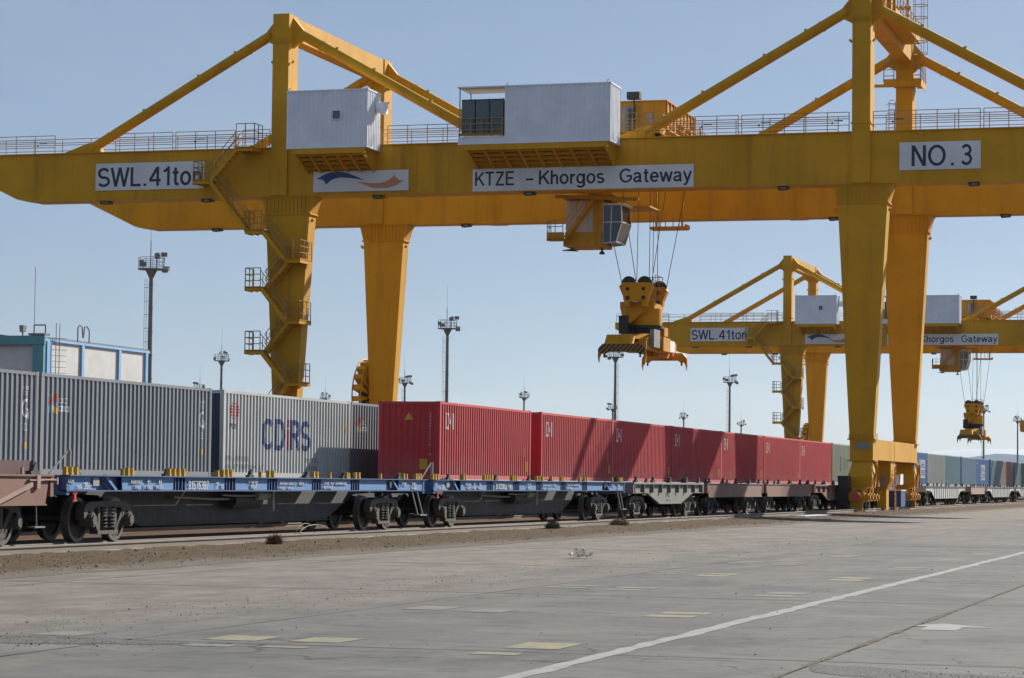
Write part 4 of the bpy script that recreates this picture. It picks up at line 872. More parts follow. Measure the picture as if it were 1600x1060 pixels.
# ================================================================ gantry crane
# built at its real place; x = along the tracks, girders run along y
XA, XB = 147.0, 164.7          # front faces of the two girders
ZB, ZT = 18.65, 21.60          # girder underside and top
YL, YR = 58.40, 22.93          # leg centres
def girder_outline(): return [(78.9, ZT), (0.9, ZT), (-.6, ZT-.75), (4.7, ZB+.10), (5.5, ZB), (76.0, ZB), (76.9, ZB+.12), (81.2, ZT-.85), (81.2, ZT)]
def make_crane():
    o = empty('gantry_crane', (156.5, 40.6, -.08))
    for X in (XA, XB):
        m_ = MB(); m_.prism([(81.2, ZT), (-.2, ZT), (-.2, ZT-.85), (4.2, ZB+.12), (5.1, ZB), (76.0, ZB), (76.85, ZB+.14), (81.2, ZT-.75)], 'x', X, X+1.5); g_ = part('girder', m_, 'yellow', o)
        m_ = MB(); m_.box(X-.09, X+1.59, 5.2, 75.8, ZB-.05, ZB-.003); part('bottom_flange', m_, 'yellow', o)
        m_ = MB(); m_.box(X-.14, X+1.62, -.2, 81.2, ZT+.003, ZT+.06); part('walkway', m_, 'yellow', o)
        m_ = MB(); m_.box(X+.6, X+.9, 6, 75, ZT+.065, ZT+.14); part('trolley_rail', m_, 'dark', o)
        for y in (52.3-1.75, 31.05-1.0):          # bolted splices
            m_ = MB(); m_.box(X-.014, X-.002, y-.55, y+.55, ZB+.08, ZT-.08)
            for i in range(6):
                for k in range(16): m_.box(X-.06, X-.012, y-.46+i*.184-.035, y-.46+i*.184+.035, ZB+.2+k*.17, ZB+.2+k*.17+.07)
            m_.box(X-.15, X+1.65, y-.6, y+.6, ZB-.085, ZB-.052); part('splice_plate', m_, 'yellow', o)
        for y in (70.8, 63.9, 52.6, 43.0, 27.6, 16.6, 11.0):   # lamps under the girder
            m_ = MB(); m_.prism([(y-.34, ZB-.09), (y+.34, ZB-.09), (y+.28, ZB-.26), (y-.28, ZB-.22)], 'x', X+.15, X+.75); l_ = part('floodlight', m_, 'dark', o)
            m_ = MB(); m_.box(X+.13, X+.148, y-.2, y+.15, ZB-.2, ZB-.12); part('lens', m_, 'grey', l_)
        for y in (73.0, 66.5, 56.1, 48.0, 40.0, 30.5, 20.0, 12.0):   # weld seams and ribs, shallow
            m_ = MB(); m_.box(X-.012, X-.001, y-.02, y+.02, ZB+.03, ZT-.02); part('seam', m_, 'yellow', o)
    # columns, cross beams and stays above the girders
    for yc in (YL+.55, YR+.07):
        for X in (XA, XB):
            m_ = MB(); m_.box(X-.16, X+1.4, yc-.53, yc+.53, ZB+.02, 29.95); c_ = part('column', m_, 'yellow', o)
            for z in (22.1, 28.2): m_ = MB(); m_.box(X-.20, X+1.44, yc-.58, yc+.58, z, z+.09); part('flange', m_, 'yellow', o)
            m_ = MB()
            for z in (26.9,):
                for yy in (-.6, .6): m_.tube((X+.2, yc+yy, z), (X+.2, yc+yy*1.25, z+.15), .07, 6)
            for k in range(8): m_.box(X-.22, X-.195, yc-.5+k*.13, yc-.46+k*.13, 28.02, 28.38)
            part('bolt_row', m_, 'yellow', o)
            for s_ in (-1, 1):
                foot = (X+.7, yc+s_*13.2, ZT+.32); top = (X+.7, yc+s_*.95, 28.80)
                m_ = MB(); m_.tube(foot, top, .31, 14); d_ = Vector(top)-Vector(foot)
                for u in (.12, .88): p_ = Vector(foot)+d_*u; m_.tube(p_-d_.normalized()*.05, p_+d_.normalized()*.05, .35, 14)
                for u in (.3, .6, .8): p_ = Vector(foot)+d_*u; m_.box(p_.x-.05, p_.x+.05, p_.y-.08, p_.y+.08, p_.z+.33, p_.z+.45)
                part('stay', m_, 'yellow', o, True)
                m_ = MB(); m_.prism([(yc+s_*.5, 29.85), (yc+s_*.62, 29.7), (yc+s_*1.2, 29.0), (yc+s_*1.25, 28.4), (yc+s_*.75, 28.15), (yc+s_*.5, 27.9)], 'x', X+.52, X+.88); part('gusset', m_, 'yellow', o)
                m_ = MB(); f = foot[1]; m_.prism([(f+s_*1.9, ZT+.06), (f-s_*.9, ZT+.06), (f-s_*.75, ZT+.5), (f-s_*.1, ZT+.75), (f+s_*.35, ZT+.6)], 'x', X+.45, X+.95); m_.tube((X+.40, f, ZT+.3), (X+.45, f, ZT+.3), .3, 14); part('stay_foot', m_, 'yellow', o)
        m_ = MB(); m_.box(XA+1.4, XB-.16, yc-.47, yc+.47, 28.5, 29.9)
        for k in (152.5, 159.0): m_.tube((k, yc, 29.9), (k, yc, 30.1), .05, 6)
        part('cross_beam', m_, 'yellow', o)
    # legs: collar, tapered shaft, foot
    for yc in (YL, YR):
        for X in (XA, XB):
            m_ = MB(); m_.loft((X+.02, X+1.25, yc-1.45, yc+1.45, 17.55), (X+.02, X+1.45, yc-1.72, yc+1.72, ZB-.05)); part('leg_collar', m_, 'yellow', o)
            m_ = MB()
            for k in range(12): y = yc-1.4+k*2.8/11; m_.box(X-.06, X+.03, y-.025, y+.025, 17.5, ZB-.06)
            m_.box(X-.05, X+1.32, yc-1.53, yc+1.53, 17.48, 17.56); m_.box(X-.07, X+1.5, yc-1.75, yc+1.75, ZB-.135, ZB-.09)
            for y in (-1.62, 1.62): m_.tube((X+.2, yc+y*.92, 17.05), (X+.2, yc+y*1.02, 17.2), .09, 6)
            part('collar_rib', m_, 'yellow', o)
            m_ = MB(); m_.loft((X+.03, X+.95, yc-.68, yc+.68, 3.95), (X+.03, X+1.2, yc-1.43, yc+1.43, 17.48)); part('leg', m_, 'yellow', o)
            m_ = MB(); m_.box(X-.06, X+1.1, yc-.80, yc+.80, 3.87, 3.95); m_.box(X-.06, X+1.1, yc-.80, yc+.80, 2.64, 2.72)
            for k in range(6): y = yc-.7+k*.28; m_.box(X-.04, X+.03, y-.02, y+.02, 3.95, 4.2)
            part('foot_flange', m_, 'yellow2', o)
            m_ = MB(); m_.box(X+.02, X+1.05, yc-.67, yc+.67, 2.72, 3.87); part('leg_foot', m_, 'yellow', o)
            m_ = MB(); m_.box(X-.05, X+.018, yc-.45, yc+.28, 3.35, 3.72); l_ = part('floodlight', m_, 'grey', o)
        m_ = MB(); m_.box(XA+1.05, XB+.02, yc-.66, yc+.66, 2.74, 3.93); part('sill_beam', m_, 'yellow', o)
        m_ = MB(); m_.box(155.6, 155.64, yc-.675, yc-.66, 2.74, 3.93); m_.tube((153.0, yc, 3.93), (153.0, yc, 4.35), .03, 5); part('seam', m_, 'yellow', o)
        # travelling bogies under each end
        for X, dr in ((XA, 1), (XB+1.05, -1)):
            x0 = X
            b_ = empty('travel_bogie', (x0+dr*.55, yc, -.22), o)
            m_ = MB(); m_.loft((x0+dr*.5-.85, x0+dr*.5+.85, yc-.62, yc+.62, 1.15), (x0+dr*.5-.95, x0+dr*.5+.95, yc-.72, yc+.72, 1.75)); m_.loft((x0+dr*.5-.95, x0+dr*.5+.95, yc-.72, yc+.72, 1.752), (x0+dr*.5-.5, x0+dr*.5+.5, yc-.5, yc+.5, 2.64)); part('equaliser', m_, 'yellow', b_)
            for s_ in (-1, 1):
                cx = x0+dr*.5+s_*1.15
                m_ = MB(); m_.prism([(cx-.95, .35), (cx+.95, .35), (cx+.85, .75), (cx+.25, 1.14), (cx-.25, 1.14), (cx-.85, .75)], 'y', yc-.34, yc-.22); m_.prism([(cx-.95, .35), (cx+.95, .35), (cx+.85, .75), (cx+.25, 1.14), (cx-.25, 1.14), (cx-.85, .75)], 'y', yc+.22, yc+.34); m_.tube((cx, yc-.45, 1.0), (cx, yc+.45, 1.0), .16, 10); part('wheel_truck', m_, 'yellow2', b_)
                for q in (-.55, .55):
                    m_ = MB(); m_.tube((cx+q, yc-.08, .28), (cx+q, yc+.08, .28), .36, 18); m_.tube((cx+q, yc-.12, .28), (cx+q, yc+.12, .28), .31, 18); part('wheel', m_, 'wheel', b_)
                    m_ = MB(); m_.box(cx+q-.2, cx+q+.2, yc-.62, yc-.35, .38, .80); m_.tube((cx+q, yc-.72, .6), (cx+q, yc-.62, .6), .14, 10); part('drive_motor', m_, 'yellow2', b_)
            m_ = MB(); xe = x0-dr*1.65; m_.tube((xe, yc, .62), (xe-dr*.35, yc, .62), .22, 14); m_.tube((xe-dr*.35, yc, .62), (xe-dr*.42, yc, .62), .28, 14); part('buffer', m_, 'red_dot', b_)
            m_ = MB(); m_.box(*sorted((xe, xe+dr*.5)), yc-.45, yc+.45, .40, .86); m_.box(*sorted((xe-dr*.05, xe+dr*.12)), yc-.35, yc+.35, -.12, .38); part('guard', m_, 'yellow2', b_)
            m_ = MB(); m_.prism([(x0+dr*.1, 2.6), (x0+dr*.35, 2.6), (x0+dr*1.35, 1.2), (x0+dr*1.05, 1.2)], 'y', yc-.86, yc-.74); m_.prism([(x0+dr*.9, 2.6), (x0+dr*.7, 2.6), (x0-dr*.2, 1.25), (x0+dr*.1, 1.25)], 'y', yc-.83, yc-.75); m_.tube((x0+dr*.5, yc-.9, 1.2), (x0+dr*.5, yc-.9, 2.6), .04, 6); part('brace', m_, 'yellow2', b_)
        # central pedestal with ladder, cable cabinet and plate
        m_ = MB(); m_.loft((155.1, 156.1, yc-.26, yc+.30, -.15), (155.1, 156.1, yc-.26, yc+.30, 1.0)); m_.loft((155.1, 156.1, yc-.26, yc+.30, 1.002), (154.8, 156.5, yc-.56, yc+.56, 1.7)); m_.box(154.8, 156.5, yc-.56, yc+.56, 1.702, 2.74); part('pedestal', m_, 'yellow', o)
        m_ = MB(); m_.box(154.72, 154.79, yc-.28, yc+.28, 1.25, 1.85); part('notice_plate', m_, 'wpink', o)
        m_ = MB()
        for z in [(-.1+.28*k) for k in range(9)]: m_.tube((155.5, yc-.72, z), (155.9, yc-.72, z), .025, 5)
        for x in (155.5, 155.9): m_.tube((x, yc-.72, -.2), (x, yc-.70, 2.4), .03, 5)
        m_.path([(155.4, yc-.62, 1.9), (155.4, yc-1.05, 2.0), (155.4, yc-1.0, 1.2), (155.4, yc-.8, .9)], .03, 5); part('ladder', m_, 'yellow2', o)
        m_ = MB(); m_.box(159.3, 161.2, yc-.55, yc+.45, -.02, .95); cb = part('cable_cabinet', m_, 'navyblue', o)
        m_ = MB(); m_.box(159.2, 161.3, yc-.6, yc+.5, .952, 1.02); part('cabinet_lid', m_, 'white', cb)
        m_ = MB(); m_.box(159.6, 161.0, yc-.45, yc+.3, 1.35, 2.0); m_.tube((160.0, yc, 1.02), (160.0, yc, 2.74), .08, 8); part('control_box', m_, 'white', o)
        m_ = MB(); m_.loft((145.5, 146.3, yc+.55, yc+1.0, -.2), (145.4, 146.4, yc+.5, yc+1.1, 1.8)); part('rail_clamp', m_, 'dark', o)
    # cable reel beside the far rear leg
    rx, ry, cz = 166.1, 59.45, 6.9
    for yy in (ry, ry+.6):
        m_ = MB()
        for k in range(28):
            a0, a1 = 2*math.pi*k/28, 2*math.pi*(k+1)/28; m_.tube((rx+2.6*math.cos(a0), yy, cz+2.6*math.sin(a0)), (rx+2.6*math.cos(a1), yy, cz+2.6*math.sin(a1)), .05, 5)
        part('reel_rim', m_, 'yellow2', o)
    for k in range(20):
        a = 2*math.pi*k/20; c0, s0, c1, s1 = math.cos(a), math.sin(a), math.cos(a+.14), math.sin(a+.14)
        m_ = MB(); m_.add([(rx+r0*c_, yy, cz+r0*s_) for yy, e in ((ry, 0), (ry+.6, .03)) for (r0, c_, s_) in ((.6, c0, s0), (2.56, c0, s0), (2.56, c1, s1), (.6, c1, s1))], [(0, 1, 2, 3), (7, 6, 5, 4), (0, 4, 5, 1), (1, 5, 6, 2), (2, 6, 7, 3), (3, 7, 4, 0)])
        part('reel_spoke', m_, 'yellow', o)
    m_ = MB(); m_.tube((rx, ry+.1, cz), (rx, ry+.5, cz), 1.6, 28); m_.tube((rx, ry-.6, cz), (rx, ry+.1, cz), .3, 12); part('cable_drum', m_, 'dark', o)
    # hand rails on the girders
    secs = [(81.0, 74.2), (70.0, 66.1), (65.9, 61.9), (61.4, 59.6), (51.9, 46.8), (36.6, 30.2), (30.0, 23.7), (22.3, 16.2), (16.0, 6.2)]
    for X in (XA-.1, XB-.1):
        for a, b in secs: handrail('handrail', [(X, a, ZT+.06), (X, b, ZT+.06)], o, 1.12, 1.35)
    for X in (XA+1.55, XB+1.55):
        for a, b in ((80.5, 60.5), (57.0, 24.6), (21.8, 2.0)): handrail('handrail', [(X, a, ZT+.06), (X, b, ZT+.06)], o, 1.12, 2.0)
    for X in (XA-.12, XB-.12):
        for y in (75.0, 64.2, 32.0, 28.6, 24.3, 20.8): m_ = MB(); m_.box(X-.05, X+.03, y-.25, y+.25, ZT+.66, ZT+.72); m_.box(X-.06, X+.02, y+.32, y+.42, ZT+.50, ZT+.60); part('rail_lamp', m_, 'dark', o)
    # sign boards
    def board(y0, y1, z0, z1):
        m_ = MB(); m_.box(XA-.075, XA-.045, y1, y0, z0, z1)
        for k in range(int((y0-y1)/1.2)+1): m_.box(XA-.044, XA-.002, max(y1, y0-.2-1.2*k), min(y0, y0-.12-1.2*k), z0+.05, z1-.05)
        return part('sign_board', m_, 'sign', o)
    def letters(s, y, z, h, width, bd):
        me = text_mesh(s, h, 1.0, .012); wd = max(v.co.x for v in me.vertices)
        return put_text('lettering', s, h, 'ink', bd, (XA-.079, y, z), '-x', width/wd, .012)
    bd = board(71.35, 63.95, 19.22, 20.93); letters('SWL.41ton', 71.2, 19.45, 1.2, 7.1, bd)
    bd = board(46.45, 32.85, 18.64, 20.0); letters('KTZE', 46.3, 18.98, .84, 2.45, bd); letters('-', 43.1, 18.98, .9, .45, bd); letters('Khorgos', 42.3, 18.98, .84, 4.05, bd); letters('Gateway', 37.35, 18.98, .84, 4.4, bd)
    bd = board(20.80, 16.17, 19.34, 20.94); letters('NO', 20.1, 19.55, 1.2, 1.95, bd); letters('.', 17.85, 19.55, 1.2, .16, bd); letters('3', 17.28, 19.55, 1.2, .62, bd)
    bd = board(56.7, 50.53, 18.82, 20.08)
    def sw(pts, mt):
        q = [((x-460)/995*6.17, (535-y)/210*1.26)+tuple(r) for (x, y, *r) in pts]
        m_ = MB(); m_.prism([(56.7-a, 18.82+c) for a, c in smooth_poly(q, 5)], 'x', XA-.083, XA-.076); part('emblem', m_, mt, bd)
    sw([(495, 400, 1), (600, 347), (700, 330), (800, 343), (900, 378), (1005, 425, 1), (900, 405), (800, 393), (720, 393), (650, 415), (595, 462, 1), (575, 425), (545, 405)], 'logoblue')
    sw([(915, 435, 1), (1000, 447), (1100, 457), (1180, 450), (1250, 425), (1290, 395), (1308, 370, 1), (1330, 410), (1370, 432), (1412, 430, 1), (1350, 470), (1260, 503), (1180, 508), (1080, 500), (1000, 470)], 'logoorange')
    # electrical houses on brackets
    def ribbed(x0, x1, y0, y1, z0, z1, pitch=.30, d=.045):
        m_ = MB(); out = []
        def run(a, b, fx):
            n = max(2, round(abs(b-a)/pitch)); st = (b-a)/n
            for i in range(n):
                for u, dd in ((0, 0), (.35, 0), (.5, 1), (.85, 1)): out.append(fx(a+(i+u)*st, dd*d))
        run(y1, y0, lambda v, q: (x0+q, v)); run(x0, x1, lambda v, q: (v, y0+q)); run(y0, y1, lambda v, q: (x1-q, v)); run(x1, x0, lambda v, q: (v, y1-q))
        n = len(out); m_.add([(x, y, z0) for x, y in out]+[(x, y, z1) for x, y in out], [(i, (i+1) % n, (i+1) % n+n, i+n) for i in range(n)]); return m_
    def house(y0, y1, z0, z1, wall0):
        h = empty('electrical_house', (145.7, (y0+y1)/2, z0), o); xf, xb = 144.5, 146.85
        part('wall', ribbed(xf, xb, wall0[0], wall0[1], z0, z1), 'white', h)
        m_ = MB(); m_.box(xf-.04, xb+.04, y0-.04, y1+.04, z1, z1+.08); part('roof', m_, 'white', h)
        m_ = MB(); m_.box(xf-.01, xb+.01, y0-.01, y1+.01, z0-.08, z0-.002); part('floor_frame', m_, 'white', h)
        m_ = MB()
        for y in (wall0[0]+.15, wall0[1]-.15):
            for k in range(10): a0, a1 = math.pi*k/9, math.pi*(k+1)/9; m_.tube((xf+.1, y+.1*math.cos(a0), z1+.08+.16*math.sin(a0)), (xf+.1, y+.1*math.cos(a1), z1+.08+.16*math.sin(a1)), .025, 5)
        part('lifting_eye', m_, 'grey', h)
        # bracket below: fascia and a sloping grid of ribs
        zf, zg = z0-.42, 19.98; xg = XA-.02
        m_ = MB(); m_.box(xf+.02, xf+.10, y0+.15, y1-.35, zf, z0-.082); part('bracket_fascia', m_, 'yellow', h)
        n = max(4, round((y1-y0)/1.15))
        for i in range(n+1):
            y = y0+.35+(y1-y0-.9)*i/n; yy = y
            m_ = MB(); m_.prism([(xf+.11, zf), (xf+.11, z0-.085), (xg, z0-.085), (xg, zg), (xg-.25, zg)], 'y', yy-.05, yy+.05); part('bracket_rib', m_, 'yellow', h)
        for k in range(4):
            u = .18+.22*k; m_ = MB(); xx = xf+(xg-xf)*u; zz = zf+(zg-zf)*u; m_.box(xx-.04, xx+.04, y0+.35, y1-.55, zz+.06, zz+.24); part('bracket_bar', m_, 'yellow', h)
        m_ = MB(); m_.box(xf+.12, xg, y0+.3, y1-.4, z0-.13, z0-.085); part('bracket_deck', m_, 'yellow', h)
        return h
    h = house(52.35, 57.55, 21.28, 24.66, (52.35, 57.55))
    m_ = MB(); m_.box(144.42, 144.50, 54.05, 54.60, 22.90, 23.48); wn = part('window', m_, 'white', h)
    m_ = MB(); m_.box(144.405, 144.418, 54.10, 54.55, 22.95, 23.43); part('pane', m_, 'cabinet', wn)
    m_ = MB(); m_.tube((146.1, 51.8, 23.75), (146.1, 52.33, 23.75), .33, 14); m_.box(145.75, 146.45, 51.75, 52.05, 23.4, 24.1); part('air_conditioner', m_, 'white', h)
    h = house(37.30, 46.65, 21.25, 24.55, (37.30, 43.75))
    for k in range(3):
        y1 = 46.45-.88*k; m_ = MB(); m_.box(144.62, 145.4, y1-.84, y1, 21.7, 23.85); c_ = part('cabinet', m_, 'cabinet', h)
        m_ = MB(); m_.box(144.60, 144.618, y1-.855, y1-.80, 21.7, 23.9); m_.box(144.60, 144.618, y1-.80, y1, 23.80, 23.87); part('door_frame', m_, 'dark', c_)
    m_ = MB(); m_.box(144.5, 146.85, 43.76, 46.62, 21.25, 21.62); part('plinth', m_, 'white', h)
    m_ = MB(); m_.tube((144.55, 46.55, 21.3), (144.55, 46.55, 24.55), .04, 6); m_.tube((146.7, 46.55, 21.3), (146.7, 46.55, 24.55), .04, 6); part('canopy_post', m_, 'grey', h)
    m_ = MB()
    for y in (46.5, 45.8, 45.15, 44.5, 43.85): m_.box(144.36, 144.42, y-.025, y+.025, 21.65, 22.72)
    for z in (21.66, 21.75, 22.0, 22.35, 22.68): m_.box(144.36, 144.41, 43.82, 46.55, z, z+(.16 if z < 21.7 else .05))
    part('balcony_rail', m_, 'rail_thin', h)
    # access stairs down the far front leg
    def landing(y0, y1, z, x0=145.55, x1=146.98, rails=True, side=None):
        m_ = MB(); m_.box(x0, x1, y0, y1, z-.10, z); m_.box(x0, x0+.04, y0, y1, z-.26, z+.02); m_.box(x0, x1, y0, y0+.04, z-.26, z+.02); m_.box(x0, x1, y1-.04, y1, z-.26, z+.02)
        m_.box(x0+.3, x1, y0+.3, y0+.38, z-.24, z-.1); m_.box(x0+.3, x1, y1-.38, y1-.3, z-.24, z-.1)
        l_ = part('stair_landing', m_, 'yellow', o)
        if rails:
            e_ = y1-.03 if side == 'hi' else y0+.03; f_ = y0+.03 if side == 'hi' else y1-.03
            handrail('landing_rail', [(x0+.03, f_, z), (x0+.03, e_, z), (x1-.05, e_, z)], o, 1.15, .6, 'rail_thin', (.33, .66, 1.0), .028)
    def flight(ya, za, yb, zb_, x0=145.6, x1=146.3):
        m_ = MB()
        for xx in (x0, x1): m_.bar((xx, ya, za-.08), (xx, yb, zb_-.08), .05, .24)
        n = max(3, round(abs(za-zb_)/.25))
        for i in range(1, n): u = i/n; y = ya+(yb-ya)*u; z = za+(zb_-za)*u; m_.box(x0+.03, x1-.03, y-.12, y+.12, z-.03, z)
        part('stair_flight', m_, 'yellow', o)
        m_ = MB()
        for xx in (x0, x1):
            for k in (.5, 1.0): m_.tube((xx, ya, za+k), (xx, yb, zb_+k), .026, 5)
            for u in (.08, .5, .92): y = ya+(yb-ya)*u; z = za+(zb_-za)*u; m_.tube((xx, y, z), (xx, y, z+1.0), .026, 5)
        part('stair_rail', m_, 'rail_thin', o)
    landing(60.1, 61.3, 21.55, side='lo', rails=False)
    handrail('landing_rail', [(145.6, 61.3, 21.6), (145.6, 60.1, 21.6), (146.9, 60.1, 21.6)], o, 1.4, .6, 'rail_thin', (.33, .66, 1.0), .028)
    flight(61.3, 21.5, 63.0, 19.6); landing(63.0, 64.1, 19.6, side='hi'); flight(63.0, 19.55, 60.5, 16.45, 145.6, 146.3)
    L_ = [(59.5, 60.6, 16.45, 'hi'), (56.5, 57.95, 14.65, 'lo'), (59.5, 60.55, 12.95, 'hi'), (56.5, 57.9, 10.93, 'lo'), (59.45, 60.5, 9.08, 'hi'), (56.5, 57.85, 7.15, 'lo'), (59.3, 60.4, 5.2, 'hi'), (56.5, 57.8, 3.2, 'lo')]
    for (a, b, z, sd) in L_: landing(a if sd == 'hi' else a+.45, b, z, 145.55, 146.98 if sd == 'hi' else 147.6, True, sd)
    for p, q in zip(L_, L_[1:]): flight(p[0] if p[3] == 'hi' else p[1], p[2]-.02, q[1] if q[3] == 'lo' else q[0], q[2], 145.6 if p[3] == 'hi' else 146.25, 146.25 if p[3] == 'hi' else 146.9)
    # ladders and platforms on the near rear column and its top beam
    yc = YR+.07
    m_ = MB()
    for y in (yc+.62, yc+1.02): m_.tube((XB+.2, y, ZT+.1), (XB+.2, y, 26.0), .025, 5)
    for k in range(15): m_.tube((XB+.2, yc+.62, ZT+.3+k*.3), (XB+.2, yc+1.02, ZT+.3+k*.3), .018, 5)
    for z in (25.2, 25.8):
        for k in range(8): a0, a1 = math.pi*k/8-.3, math.pi*(k+1)/8-.3; m_.tube((XB+.2-.6*math.sin(a0), yc+.82+.35*math.cos(a0), z), (XB+.2-.6*math.sin(a1), yc+.82+.35*math.cos(a1), z), .022, 5)
    part('ladder', m_, 'rail_thin', o)
    m_ = MB(); m_.box(XB-.6, XB-.08, yc-1.1, yc+1.25, 27.05, 27.17); m_.box(XB-.62, XB-.58, yc-1.1, yc+1.25, 26.95, 27.35); m_.box(XB-.6, XB+1.9, yc-1.12, yc-.6, 27.05, 27.17); m_.box(XB-.6, XB+1.9, yc-1.14, yc-1.1, 26.85, 27.30); part('column_platform', m_, 'yellow', o)
    handrail('platform_rail', [(XB-.6, yc+1.25, 27.17), (XB-.6, yc+.6, 27.17)], o, 1.2, .6, 'rail_thin', (.33, .66, 1.0), .028)
    handrail('platform_rail', [(XB-.6, yc-.6, 27.17), (XB-.6, yc-1.1, 27.17), (XB+1.9, yc-1.1, 27.17)], o, 1.2, .8, 'rail_thin', (.33, .66, 1.0), .028)
    m_ = MB(); m_.box(XB-.6, XB-.35, yc-1.1, yc+2.1, 26.86, 27.03); part('pipe_tray', m_, 'yellow', o)
    m_ = MB(); m_.box(150.0, 161.5, yc-1.5, yc-.48, 29.1, 29.2); m_.box(150.0, 161.5, yc-1.52, yc-1.48, 29.0, 29.35); part('beam_walkway', m_, 'yellow', o)
    handrail('beam_rail', [(150.0, yc-.5, 29.2), (150.0, yc-1.48, 29.2), (161.5, yc-1.48, 29.2)], o, 1.15, 1.1, 'rail_thin', (.33, .66, 1.0), .028)
    m_ = MB()
    for k in range(6):
        for j in range(10): a0, a1 = 2*math.pi*j/10, 2*math.pi*(j+1)/10; m_.tube((158+.45*math.cos(a0), yc-1.9+.45*math.sin(a0), 27.9+k*.75), (158+.45*math.cos(a1), yc-1.9+.45*math.sin(a1), 27.9+k*.75), .025, 5)
    for j in range(5): a0 = 2*math.pi*j/5; m_.tube((158+.45*math.cos(a0), yc-1.9+.45*math.sin(a0), 27.9), (158+.45*math.cos(a0), yc-1.9+.45*math.sin(a0), 31.8), .02, 5)
    part('cage_ladder', m_, 'rail_thin', o)
    m_ = MB()
    for x in (152.5, 156.0): m_.box(x-.8, x+.8, yc-.5, yc+.5, 29.91, 30.9); m_.box(x-.1, x+.1, yc-1.6, yc-.5, 30.3, 30.5)
    part('top_machinery', m_, 'yellow2', o)
    m_ = MB(); m_.box(154.6, 155.6, yc-.9, yc+.2, 31.3, 31.5); m_.box(154.9, 155.3, yc-.6, yc-.1, 30.9, 31.3); part('warning_light', m_, 'red_dot', o)
    m_ = MB()
    for x in (153.5, 159.5): m_.tube((x, yc-.9, 29.2), (x, yc-.9, 34.5), .08, 6); m_.tube((x, yc+.3, 29.9), (x, yc+.3, 34.5), .08, 6)
    m_.bar((153.5, yc-.9, 30.3), (159.5, yc-.9, 33.0), .09, .12); m_.bar((153.5, yc+.3, 33.0), (159.5, yc+.3, 30.3), .09, .12); part('aerial_frame', m_, 'yellow', o)
    return o
crane = make_crane(); tag(crane, 'yellow gantry crane NO. 3 spanning the trains, its legs beside the wagons', 'gantry crane', 'yellow gantry cranes')

